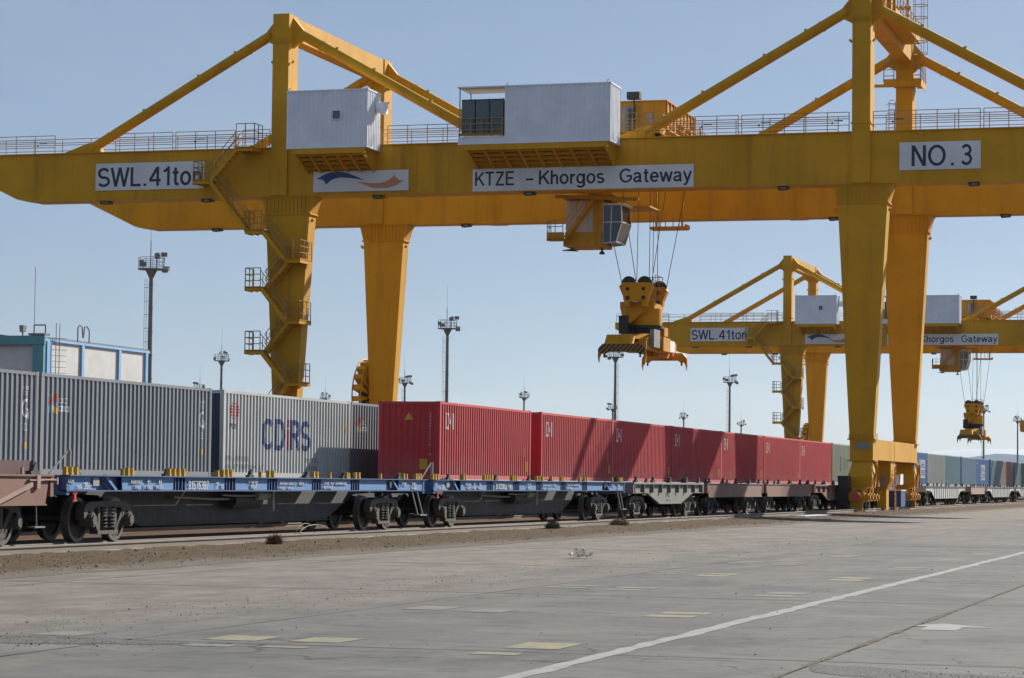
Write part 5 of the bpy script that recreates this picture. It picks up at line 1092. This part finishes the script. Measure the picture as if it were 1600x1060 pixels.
# ---------------------------------------------------------------- trolley with machinery house and cab
def make_trolley():
    o = empty('crane_trolley', (156.5, 38.0, ZT+.14))
    m_ = MB()
    for y in (35.3, 41.0): m_.box(XA+.45, XB+1.05, y-.3, y+.3, ZT+.35, ZT+.75)
    for x in (151.0, 160.0): m_.box(x-.3, x+.3, 35.6, 40.7, ZT+.30, ZT+.70)
    part('trolley_frame', m_, 'yellow', o)
    for y in (35.3, 41.0):
        for X in (XA+.75, XB+.75): m_ = MB(); m_.tube((X-.1, y, ZT+.46), (X+.1, y, ZT+.46), .31, 16); part('wheel', m_, 'wheel', o)
    m_ = MB(); m_.box(151.3, 159.3, 35.6, 39.6, ZT+.76, 24.42); hs = part('machinery_house', m_, 'yellow2', o)
    for k in range(9): x = 151.5+k*.95; m_ = MB(); m_.box(x-.05, x+.05, 35.52, 35.598, ZT+.76, 24.5); part('wall_rib', m_, 'yellow2', hs)
    m_ = MB(); m_.box(151.2, 159.4, 35.5, 39.7, 24.43, 24.5); part('roof', m_, 'yellow2', hs)
    for (y0, y1, z0, z1) in ((36.35, 36.75, 22.9, 23.7), (37.5, 38.1, 22.7, 24.2)): m_ = MB(); m_.box(151.22, 151.295, y0, y1, z0, z1); part('louvre', m_, 'grey', hs)
    m_ = MB(); m_.tube((150.9, 38.0, ZT+.4), (150.9, 38.0, 24.0), .26, 12); part('vent_pipe', m_, 'grey', o)
    m_ = MB(); m_.box(150.7, 151.3, 37.1, 37.9, 24.55, 24.98); m_.tube((151.0, 37.5, ZT), (151.0, 37.5, 24.6), .05, 6); part('floodlight', m_, 'dark', o)
    handrail('trolley_rail', [(149.2, 35.2, ZT+.76), (149.2, 41.2, ZT+.76)], o, 1.1, .9, 'rail_thin', (.33, .66, 1.0))
    handrail('trolley_rail', [(149.4, 34.9, ZT+.76), (161.0, 34.9, ZT+.76)], o, 1.1, 1.0, 'rail_thin', (.33, .66, 1.0))
    m_ = MB(); m_.box(149.0, 161.2, 34.8, 35.5, ZT+.66, ZT+.75); m_.box(149.0, 151.2, 35.5, 41.2, ZT+.66, ZT+.75); part('walkway', m_, 'yellow2', o)
    for k in range(3): m_ = MB(); x = 153.5+k*2.3; m_.box(x-.25, x+.25, 34.95, 35.4, ZT+.76, ZT+1.6); m_.tube((x+.6, 35.1, ZT+.8), (x+.6, 35.1, ZT+2.2), .06, 6); part('winch_gear', m_, 'yellow2', o)
    # hanging cab
    m_ = MB(); m_.box(150.2, 152.6, 39.35, 41.5, 16.0, 18.35); cab_ = part('cab_body', m_, 'cream', o)
    m_ = MB(); m_.box(150.0, 152.8, 39.25, 41.6, 15.55, 15.95); m_.box(150.05, 150.35, 39.2, 39.75, 15.6, 18.75); m_.box(152.3, 152.6, 39.2, 39.75, 15.6, 21.9); m_.box(150.06, 150.36, 39.8, 40.1, 18.3, 21.9); m_.box(152.3, 152.6, 41.0, 41.4, 18.3, 21.9); m_.box(150.0, 152.7, 38.9, 41.6, 18.40, 18.55); m_.box(150.02, 150.22, 39.2, 41.5, 15.96, 16.4); part('cab_frame', m_, 'yellow2', o)
    g_ = MB(); g_.prism([(39.18, 18.05), (38.05, 18.05), (38.0, 17.0), (38.35, 15.8), (39.18, 15.75)], 'x', 150.25, 152.5); gl = part('cab_window', g_, 'glass', o)
    m_ = MB()
    for x in (150.22, 152.5):
        for a, b in (((39.15, 18.05), (38.05, 18.05)), ((38.05, 18.05), (38.0, 17.0)), ((38.0, 17.0), (38.35, 15.8)), ((38.35, 15.8), (39.15, 15.72)), ((39.15, 17.0), (38.0, 17.0)), ((39.17, 18.05), (39.17, 15.75)), ((38.65, 18.0), (38.7, 15.8))): m_.bar((x, a[0], a[1]), (x, b[0], b[1]), .045, .045)
    for (y, z) in ((38.03, 18.05), (37.98, 17.0), (38.33, 15.8)): m_.bar((150.2, y, z), (152.5, y, z), .05, .05)
    part('window_frame', m_, 'white', gl)
    m_ = MB(); m_.box(150.2, 152.55, 37.9, 39.2, 18.06, 18.16); part('cab_roof', m_, 'cream', o)
    m_ = MB(); m_.box(149.1, 150.0, 41.3, 42.4, 15.85, 15.95); m_.box(149.1, 149.14, 41.3, 42.4, 15.8, 16.3); part('cab_platform', m_, 'yellow2', o)
    handrail('cab_rail', [(149.95, 42.38, 15.95), (149.15, 42.38, 15.95), (149.15, 41.4, 15.95)], o, 1.1, .5, 'rail_thin', (.33, .66, 1.0))
    m_ = MB()
    for xx in (149.3, 149.9): m_.bar((xx, 41.3, 16.0), (xx, 39.3, 18.7), .06, .2)
    for k in range(10): u = (k+.5)/10; m_.box(149.32, 149.88, 41.3-2*u-.1, 41.3-2*u+.1, 16.0+2.7*u, 16.03+2.7*u)
    for k in (.55, 1.05): m_.tube((149.3, 41.3, 16+k), (149.3, 39.3, 18.7+k), .025, 5)
    for u in (.05, .35, .65, .95): m_.tube((149.3, 41.3-2*u, 16+2.7*u), (149.3, 41.3-2*u, 17.05+2.7*u), .025, 5)
    part('cab_stair', m_, 'yellow2', o)
    m_ = MB(); m_.tube((151.3, 39.5, 15.55), (151.3, 39.5, 15.3), .07, 8); m_.tube((151.3, 39.5, 15.3), (151.3, 39.5, 15.15), .14, 10, .18); m_.prism([(42.0, 15.4), (41.3, 15.5), (41.0, 15.35)], 'x', 151.0, 151.5); part('cab_lamp', m_, 'dark', o)
    m_ = MB(); m_.box(149.6, 153.2, 38.4, 41.7, 18.56, 18.6); m_.box(153.2, 156.0, 37.0, 41.0, 18.2, 18.3); m_.prism([(41.8, 18.35), (36.6, 18.1), (36.6, 18.3), (41.8, 18.55)], 'x', 148.7, 148.8); part('hanger', m_, 'yellow2', o)
    m_ = MB(); m_.box(159.4, 160.6, 36.2, 38.5, 17.45, 17.62); m_.box(159.4, 160.6, 36.12, 36.2, 17.5, 17.75)
    for y in (36.7, 37.1, 37.6, 38.0): m_.tube((160, y, 17.6), (160, y, 18.5), .03, 5)
    for y in (36.5, 38.2): m_.box(159.95, 160.05, y-.06, y+.06, 17.6, 21.9)
    part('sheave_platform', m_, 'yellow2', o)
    return o
trolley = make_trolley(); tag(trolley, 'orange machinery trolley with glazed driver cab hanging under the near crane', 'trolley', 'crane trolleys')

def make_spreader(dz=0.0):
    Y = 37.95
    o = empty('container_spreader', (156.0, Y, 9.0))
    # telescopic frame
    m_ = MB(); m_.box(152.6, 159.4, Y-.95, Y-.45, 9.45, 10.05); m_.box(152.6, 159.4, Y+.45, Y+.95, 9.45, 10.05); m_.box(152.7, 159.3, Y-.46, Y+.46, 9.6, 9.9)
    m_.loft((152.6, 159.4, Y-1.0, Y+1.0, 10.05), (154.0, 158.0, Y-.9, Y+.9, 10.45)); part('main_frame', m_, 'yellow', o)
    for s_, xe in ((-1, 150.4), (1, 161.6)):
        m_ = MB(); m_.box(*sorted((156+s_*2.0, xe)), Y-.42, Y-.05, 9.25, 9.58); m_.box(*sorted((156+s_*2.0, xe)), Y+.05, Y+.42, 9.25, 9.58); part('telescopic_beam', m_, 'yellow2', o)
        m_ = MB(); m_.prism([(Y-1.45, 9.35), (Y-1.2, 9.62), (Y+1.2, 9.62), (Y+1.45, 9.35), (Y+1.45, 9.1), (Y+1.1, 9.0), (Y+.9, 9.15), (Y-.9, 9.15), (Y-1.1, 9.0), (Y-1.45, 9.1)], 'x', xe-.2, xe+.2); part('end_beam', m_, 'hazard' if s_ < 0 else 'yellow2', o)
        for q in (-1, 1):
            m_ = MB(); m_.prism([(Y+q*1.15, 9.14), (Y+q*1.48, 9.28), (Y+q*1.50, 8.85), (Y+q*1.44, 8.5), (Y+q*1.40, 8.82), (Y+q*1.30, 9.02)], 'x', xe-.1, xe+.1); part('flipper', m_, 'yellow2', o)
            m_ = MB(); m_.tube((xe, Y+q*1.12, 9.0), (xe, Y+q*1.12, 8.82), .06, 8); part('twist_lock', m_, 'dark', o)
    m_ = MB(); m_.loft((151.0, 152.6, Y-.3, Y+1.3, 9.62), (151.3, 152.6, Y-.2, Y+1.2, 10.25)); part('end_box', m_, 'yellow', o)
    # slewing drum, ring and power packs
    m_ = MB(); m_.tube((156, Y, 11.05), (156, Y, 12.1), 1.1, 26); part('slewing_drum', m_, 'yellow', o, True)
    m_ = MB(); m_.tube((156, Y, 10.85), (156, Y, 11.05), 1.22, 26); m_.tube((156, Y, 10.46), (156, Y, 10.85), .95, 20); part('slewing_ring', m_, 'dark', o, True)
    for (x0, x1, y0, y1, z0, z1, mt) in ((153.4, 155.0, Y-1.25, Y-.98, 9.6, 10.7, 'grey'), (155.3, 157.2, Y-1.4, Y-1.01, 9.45, 10.3, 'yellow2'), (157.4, 158.6, Y-1.35, Y-1.01, 9.5, 10.2, 'white'), (154.2, 155.2, Y+.6, Y+1.2, 10.47, 11.6, 'dark'), (156.8, 157.8, Y-1.1, Y-.4, 10.47, 11.0, 'yellow2'), (159.4, 161.0, Y-.9, Y+.2, 9.6, 10.2, 'yellow'), (158.9, 159.2, Y-1.15, Y-.98, 9.3, 10.25, 'red_dot')):
        m_ = MB(); m_.box(x0, x1, y0, y1, z0, z1); part('power_pack', m_, mt, o)
    # head block with sheaves
    m_ = MB()
    for x in (153.9, 157.9): m_.prism([(Y-1.05, 13.35), (Y-.85, 13.6), (Y+.85, 13.6), (Y+1.05, 13.35), (Y+.8, 12.75), (Y+.75, 12.45), (Y-.75, 12.45), (Y-.8, 12.75)], 'x', x-.3, x+.3)
    m_.box(153.6, 158.2, Y-.7, Y-.4, 12.12, 12.46); m_.box(153.6, 158.2, Y+.4, Y+.7, 12.12, 12.46); part('head_block', m_, 'yellow', o)
    m_ = MB(); m_.prism([(Y-1.0, 12.45), (Y+1.15, 12.45), (Y+1.15, 12.1), (Y+.95, 11.3), (Y+.55, 11.1), (Y-.2, 11.75), (Y-1.0, 12.1)], 'x', 154.3, 154.6); part('drum_bracket', m_, 'yellow', o)
    for x in (153.9, 157.9):
        for y in (Y-.5, Y+.5):
            m_ = MB(); m_.tube((x-.06, y, 13.55), (x+.06, y, 13.55), .46, 22); part('sheave', m_, 'dark', o)
            m_ = MB(); m_.tube((x-.34, y, 13.2), (x+.34, y, 13.2), .12, 10); m_.tube((x-.33, y, 12.65), (x-.29, y, 12.65), .14, 8); part('axle', m_, 'dark', o)
    handrail('head_rail', [(155.0, Y-.9, 12.46), (157.0, Y-.9, 12.46), (157.0, Y+.3, 12.46)], o, 1.7, .8, 'rail_thin', (.5, .8, 1.0), .02)
    # hoisting ropes up to the trolley
    top = 21.9-dz
    for (p, q) in (((153.9, Y+.95, 13.6), (151.2, Y+2.2, top)), ((153.9, Y+.05, 13.7), (152.2, Y+1.0, top)), ((153.9, Y-.0, 13.7), (154.0, Y-.1, top)), ((155.5, Y-.4, 13.2), (155.5, Y-.45, top)), ((156.2, Y-.75, 12.5), (156.2, Y-.8, top)), ((157.9, Y-.05, 13.7), (157.9, Y-.1, top)), ((157.9, Y+.05, 13.7), (158.6, Y-1.0, top)), ((157.9, Y-.95, 13.6), (159.6, Y-2.1, top))):
        m_ = MB(); m_.tube(p, q, .022, 6); part('hoist_rope', m_, 'rope', o)
    return o
sp = make_spreader(); tag(sp, 'yellow container spreader hanging high on ropes below the near crane', 'spreader', 'hanging container spreaders')
# the second crane stands 171 m farther along the tracks
c2 = copy_tree(crane); c2.location.x += 171; c2['label'] = 'smaller looking yellow gantry crane farther along the tracks behind the twin legs'
t2 = copy_tree(trolley); t2.location += Vector((171, -1.2, 0)); t2['label'] = 'orange trolley and cab on the distant gantry crane'
s2 = make_spreader(-1.9); s2.location += Vector((171, -1.2, -1.9)); tag(s2, 'yellow spreader hanging below the distant crane above the coloured containers', 'spreader', 'hanging container spreaders')
# ================================================================ light masts
def make_mast():
    o = empty('light_mast', (0, 0, 0)); H = 24.5
    m_ = MB(); m_.tube((0, 0, 0), (0, 0, H), .33, 12, .22); 
    for k in range(9): m_.tube((0, 0, 2+k*2.6), (0, 0, 2.12+k*2.6), .37-.011*k, 12)
    part('pole', m_, 'mast', o, True)
    m_ = MB(); m_.tube((0, 0, H), (0, 0, H+.12), 1.5, 14); m_.tube((0, 0, H-.9), (0, 0, H), .26, 10, .7); part('platform', m_, 'mast', o)
    m_ = MB()
    for j in range(12):
        a0, a1 = 2*math.pi*j/12, 2*math.pi*(j+1)/12
        m_.tube((1.45*math.cos(a0), 1.45*math.sin(a0), H+.12), (1.45*math.cos(a0), 1.45*math.sin(a0), H+1.35), .03, 5)
        for z in (.5, .9, 1.35): m_.tube((1.45*math.cos(a0), 1.45*math.sin(a0), H+z), (1.45*math.cos(a1), 1.45*math.sin(a1), H+z), .028, 5)
    part('platform_rail', m_, 'mast', o)
    for (x, y, z, a) in ((-.3, -.75, 1.6, -.6), (.4, -1.35, 1.7, .5), (.9, -.3, 1.55, .2), (-.2, -1.75, -.1, .5), (.5, 1.4, .9, 2.6), (-1.3, .4, .5, 3.6), (1.3, -1.2, .2, 0)):
        m_ = MB(); c, s_ = math.cos(a), math.sin(a)
        m_.add([(x+.72*(u*c-v*s_), y+.72*(u*s_+v*c), H+z+.72*(w_+u*.25)) for (u, v, w_) in ((-.14, -.42, -.3), (.14, -.5, -.36), (.14, .5, -.36), (-.14, .42, -.3), (-.14, -.42, .3), (.14, -.5, .36), (.14, .5, .36), (-.14, .42, .3))], [(0, 3, 2, 1), (4, 5, 6, 7), (0, 1, 5, 4), (1, 2, 6, 5), (2, 3, 7, 6), (3, 0, 4, 7)])
        m_.tube((x, y, H+z-.35), (x*.9, y*.9, H+.1), .04, 5); part('floodlight', m_, 'mast', o)
    m_ = MB(); m_.tube((0, .1, H+.1), (0, .1, H+3.2), .055, 6); m_.tube((0, .1, H+3.2), (0, .1, H+6.5), .02, 5); part('lightning_rod', m_, 'mast', o)
    m_ = MB()
    for y in (.46, .72): m_.tube((-.1, y, 1), (-.1, y, H-1.0), .022, 5)
    for k in range(15): z = 1.5+1.5*k; m_.box(-.13, -.07, .22, .74, z, z+.05)
    for k in range(56): m_.tube((-.1, .46, 1.3+k*.4), (-.1, .72, 1.3+k*.4), .010, 4)
    part('ladder', m_, 'mast', o)
    return o
mast = make_mast()
MP = [(260.5, 119.5, 'tallest looking floodlight mast, standing beside the white and blue building'), (369.5, 120.5, 'floodlight mast rising between the rear crane leg and the hanging spreader'), (456.7, 116.5, 'floodlight mast directly under the near hanging spreader'), (572.2, 119.2, 'floodlight mast in front of the distant crane, under its SWL sign'),
      (467.4, 199.0, 'floodlight mast above the light grey CDIRS container'), (576.3, 198.4, 'small floodlight mast just beside the rear yellow leg and the maroon container end'), (676.2, 198.2, 'small floodlight mast above the joint of the first two red containers'), (779.5, 199.6, 'small floodlight mast close to the one under the near spreader'), (882.2, 200.2, 'small floodlight mast above the shadowed red container'), (982.3, 200.0, 'smallest floodlight mast, near the distant crane leg'),
      (786.6, 85.6, 'floodlight mast behind the distant spreader over the blue containers'), (905.6, 86.9, 'floodlight mast farthest along the blue container row'), (618.0, 269.2, 'mast top barely showing over the slate grey container'), (690.2, 261.7, 'mast top barely showing over the end of the CDIRS container')]
for i, (x, y, lab) in enumerate(MP):
    c = mast if i == 0 else copy_tree(mast)
    c.location = (x, y, GZ-.1+.1); c.rotation_euler.z = (i*1.3) % 6.28 if i not in (0, 1, 3) else 0; tag(c, lab, 'light mast', 'floodlight masts across the yard')

# ================================================================ building
bo = empty('warehouse', (167.3, 85.0, GZ)); tag(bo, 'white warehouse with blue corner trim behind the grey containers', 'building')
BX0, BX1, BY0, BY1, BZ = 167.4, 184.9, 85.0, 112.0, 11.3
m_ = MB(); m_.box(BX0, BX1, BY0, BY1, GZ, BZ-.36); part('wall', m_, 'bwall', bo)
m_ = MB(); m_.box(BX0-.25, BX1+.1, BY0-.16, BY1, BZ-.36, BZ-.18); part('fascia', m_, 'blue_trim', bo)
m_ = MB(); m_.box(BX0-.5, BX0-.26, BY0-.2, BY1, BZ-.62, BZ+.02); part('fascia', m_, 'teal', bo)
m_ = MB(); m_.box(BX0-.45, BX0-.005, BY0-.1, BY0+.75, GZ, BZ-.63); part('corner_pier', m_, 'teal', bo)
m_ = MB(); m_.box(BX0+.02, BX0+.75, BY0-.17, BY0-.005, GZ, BZ-.365); part('pilaster', m_, 'blue_trim', bo)
for x in (173.1, 179.45, 184.3):
    m_ = MB(); m_.box(x, x+.40, BY0-.15, BY0-.005, GZ, BZ-.365); part('pilaster', m_, 'blue_trim', bo)
for k in range(4):
    m_ = MB(); m_.box(BX0-.06, BX0-.004, BY0+.85, BY1-.3, 1.0+k*2.4, 3.35+k*2.4); part('cladding_panel', m_, 'bwall', bo)
m_ = MB(); m_.box(BX0-.3, BX1, BY0-.1, BY1, BZ-.17, BZ-.05); m_.prism([(BY0+2, BZ-.04), (BY0+9, BZ+.75), (BY1, BZ-.04)], 'x', BX0+9, BX1+4); part('roof', m_, 'mast', bo)
m_ = MB()
for x in (BX0+1.0, BX0+1.55): m_.tube((x, BY0-.35, 2), (x, BY0-.35, BZ+1.0), .03, 5)
for k in range(22): m_.tube((BX0+1.0, BY0-.35, 2.4+k*.42), (BX0+1.55, BY0-.35, 2.4+k*.42), .025, 5)
for k in range(22): m_.tube((BX0+.75, BY0-.18, 2.4+k*.42), (BX0+2.2, BY0-.6, 2.4+k*.42), .02, 5)
part('ladder', m_, 'mast', bo)
m_ = MB(); m_.path([(BX0+5.0, BY0-.1, BZ-.1), (BX0+5.0, BY0-.1, BZ+.9), (BX0+5.3, BY0-.1, BZ+1.1), (BX0+5.7, BY0-.1, BZ+1.0), (BX0+5.85, BY0-.1, BZ+.2)], .05, 6); m_.path([(BX0+5.95, BY0-.1, BZ+.2), (BX0+6.1, BY0-.1, BZ+1.0), (BX0+6.5, BY0-.1, BZ+1.1), (BX0+6.9, BY0-.1, BZ+.8), (BX0+6.9, BY0-.1, BZ-.1)], .05, 6); part('roof_hoop', m_, 'mast', bo)
m_ = MB(); m_.box(BX0-.3, BX0+.5, BY0-.1, BY0+1.2, BZ+.06, BZ+.2); m_.path([(BX0, BY0, BZ+.2), (BX0, BY0, BZ+.8), (BX0, BY0+.9, BZ+.8), (BX0, BY0+.9, BZ+.2)], .05, 6); m_.tube((BX0, BY0+.9, BZ+.2), (BX0, BY0+.9, BZ+5), .025, 5); part('roof_frame', m_, 'mast', bo)
m_ = MB(); m_.prism([(BY0+1.7, BZ+.35), (BY0+1.95, BZ+.3), (BY0+2.0, BZ+.8), (BY0+1.65, BZ+.78)], 'x', BX0-.2, BX0+.3); m_.tube((BX0, BY0+1.8, BZ), (BX0, BY0+1.8, BZ+.4), .06, 6); part('floodlight', m_, 'grey', bo)

# ================================================================ far orange crane piece seen past the last mast
fo = empty('crane_cab', (640, 62.0, 12)); 
m_ = MB(); m_.prism([(53, 14.2), (60.8, 14.9), (61.0, 17.6), (53, 18.6)], 'x', 640, 646); part('cab_body', m_, 'yellow2', fo)
m_ = MB(); m_.box(642, 644, 57, 59, -.3, 14.2); part('cab_post', m_, 'yellow2', fo)
tag(fo, 'orange cab of a more distant machine, cut by the picture edge beside the last mast', 'crane cab')

# ================================================================ small things on the ground
def tumbleweed(x, y, z, rx, rz, seed, mat, label):
    r = random.Random(seed); m_ = MB()
    for _ in range(1100):
        u = r.uniform(-1, 1); a = r.uniform(0, 6.28); rr = r.random()**.4
        d = Vector((math.cos(a)*math.sqrt(1-u*u), math.sin(a)*math.sqrt(1-u*u), abs(u)))
        p = Vector((d.x*rx*rr, d.y*rx*.6*rr, d.z*rz*rr)); q = p+Vector((r.gauss(0, .09), r.gauss(0, .07), r.uniform(-.02, .12))); n_ = Vector((r.gauss(0, 1), r.gauss(0, 1), r.gauss(0, 1))).normalized()*.016
        m_.add([p+Vector((x, y, z))-n_, p+Vector((x, y, z))+n_, q+Vector((x, y, z))], [(0, 1, 2)])
    o = part('tumbleweed', m_, mat); tag(o, label, 'tumbleweed', 'dry tumbleweed caught by the rail'); o.data.polygons.foreach_set('use_smooth', [False]*len(o.data.polygons)); return o
MT['weed'] = paint('dry_weed', (.20, .105, .05), .9, dirt=.4, dirtcol=(.05, .03, .02), streak=False, scale=8)
MT['weedd'] = paint('dark_weed', (.11, .085, .055), .9, dirt=.4, dirtcol=(.03, .02, .015), streak=False, scale=8)
MT['weedl'] = paint('straw_weed', (.26, .18, .09), .9, dirt=.4, dirtcol=(.08, .05, .03), streak=False, scale=8)
tumbleweed(55.4, 22.2, -.26, .24, .19, 1, 'weed', 'brown tumbleweed lying in front of the first blue wagon')
tumbleweed(80.0, 22.45, -.26, .38, .24, 2, 'weedd', 'dark tumbleweed in front of the second blue wagon')
tumbleweed(89.0, 22.5, -.26, .55, .22, 3, 'weedl', 'straw coloured tumbleweed by the end of the second blue wagon')
MT['rag'] = paint('pale_rubble', (.74, .70, .60), .9, dirt=.25, dirtcol=(.25, .2, .14), streak=False, scale=8)
m_ = MB(); r_ = random.Random(8)
for k in range(26):
    s_ = r_.uniform(.03, .085); cx, cy = 52.3+r_.gauss(0, .11), 14.05+r_.gauss(0, .12); cz = GZ+.005+max(0, .24-.8*math.hypot(cx-52.3, cy-14.05))*r_.random()
    pts = [(cx+r_.uniform(-s_, s_), cy+r_.uniform(-s_, s_), cz+r_.uniform(0, s_*1.6)) for _ in range(6)]
    m_.add(pts, [(0, 1, 2), (0, 2, 3), (0, 3, 4), (0, 4, 5), (1, 2, 4), (2, 3, 5), (1, 3, 5)])
tag(part('rubble_heap', m_, 'rag'), 'small pale heap of rubble on the sandy concrete', 'rubble')
m_ = MB(); m_.box(122.0, 129.5, 21.7, 22.3, -.25, -.215); tag(part('concrete_plate', m_, 'sign'), 'pale flat plate lying on the dirt before the brown wagons', 'plate')
m_ = MB()
for k in range(14): a = R(15*k); m_.tube((63.6+1.1*math.cos(a), 24.35, -.2+.26*math.sin(a)), (63.6+1.1*math.cos(a+R(15)), 24.35, -.2+.26*math.sin(a+R(15))), .009, 5) if k < 12 else None
for k in range(10): a = R(18*k); m_.tube((63.2+.7*math.cos(a), 24.45, -.2+.30*math.sin(a)), (63.2+.7*math.cos(a+R(18)), 24.45, -.2+.30*math.sin(a+R(18))), .008, 5)
tag(part('wire_coil', m_, 'rope'), 'loops of dark wire by the rail under the first blue wagon', 'wire')

# ================================================================ far hills and haze
def hills(name, dist, a0, a1, hmax, seed, mat, label):
    m_ = MB(); n = 160; vs = []
    for i in range(n+1):
        a = R(a0+(a1-a0)*i/n); u = i/n
        h = hmax*(.45+.55*MN.noise((u*5, seed, 0))+.28*MN.noise((u*14, seed, 2))+.12*MN.noise((u*40, seed, 4)))
        h = max(6, h*(.35+.65*min(1, max(0, (24-(a0+(a1-a0)*u))/16))))
        for k, (dd, hh) in enumerate(((0, -2), (900, h*.35*(1+.5*MN.noise((u*30, 7, seed)))), (900, h*.75*(1+.3*MN.noise((u*50, 8, seed)))), (1300, h), (2600, -2))):
            d = dist+dd; vs.append((d*math.cos(a), d*math.sin(a), hh))
    m_.add(vs, [(i*5+k, (i+1)*5+k, (i+1)*5+k+1, i*5+k+1) for i in range(n) for k in range(4)])
    tag(part(name, m_, mat, None, True), label, None, None, 'structure')
MT['hill'] = paint('hazed_mountain_rock', (.46, .53, .62), .95, dirt=.5, dirtcol=(.60, .64, .70), streak=False, scale=.004)  # rock and snow colour paled to bluish, distance haze painted in
hills('mountains', 10500, -25, 50, 330, 3, 'hill', 'faint snow streaked mountains beyond the yard, distance haze painted into their colour')
hz = MB(); hz.box(-305, 14100, -14050, 14050, -1.6, 460)
HZ = part('haze', hz, 'dark'); HZ.data.materials.clear()
hm = bpy.data.materials.new('haze_air'); hm.use_nodes = True; t = hm.node_tree; t.nodes.clear()
pv = t.nodes.new('ShaderNodeVolumePrincipled'); pv.inputs['Color'].default_value = (.80, .90, 1.0, 1); pv.inputs['Density'].default_value = 2.5e-5; pv.inputs['Anisotropy'].default_value = .3
mo = t.nodes.new('ShaderNodeOutputMaterial'); t.links.new(pv.outputs[0], mo.inputs['Volume'])
HZ.data.materials.append(hm); tag(HZ, 'pale haze over the whole yard', None, None, 'stuff')
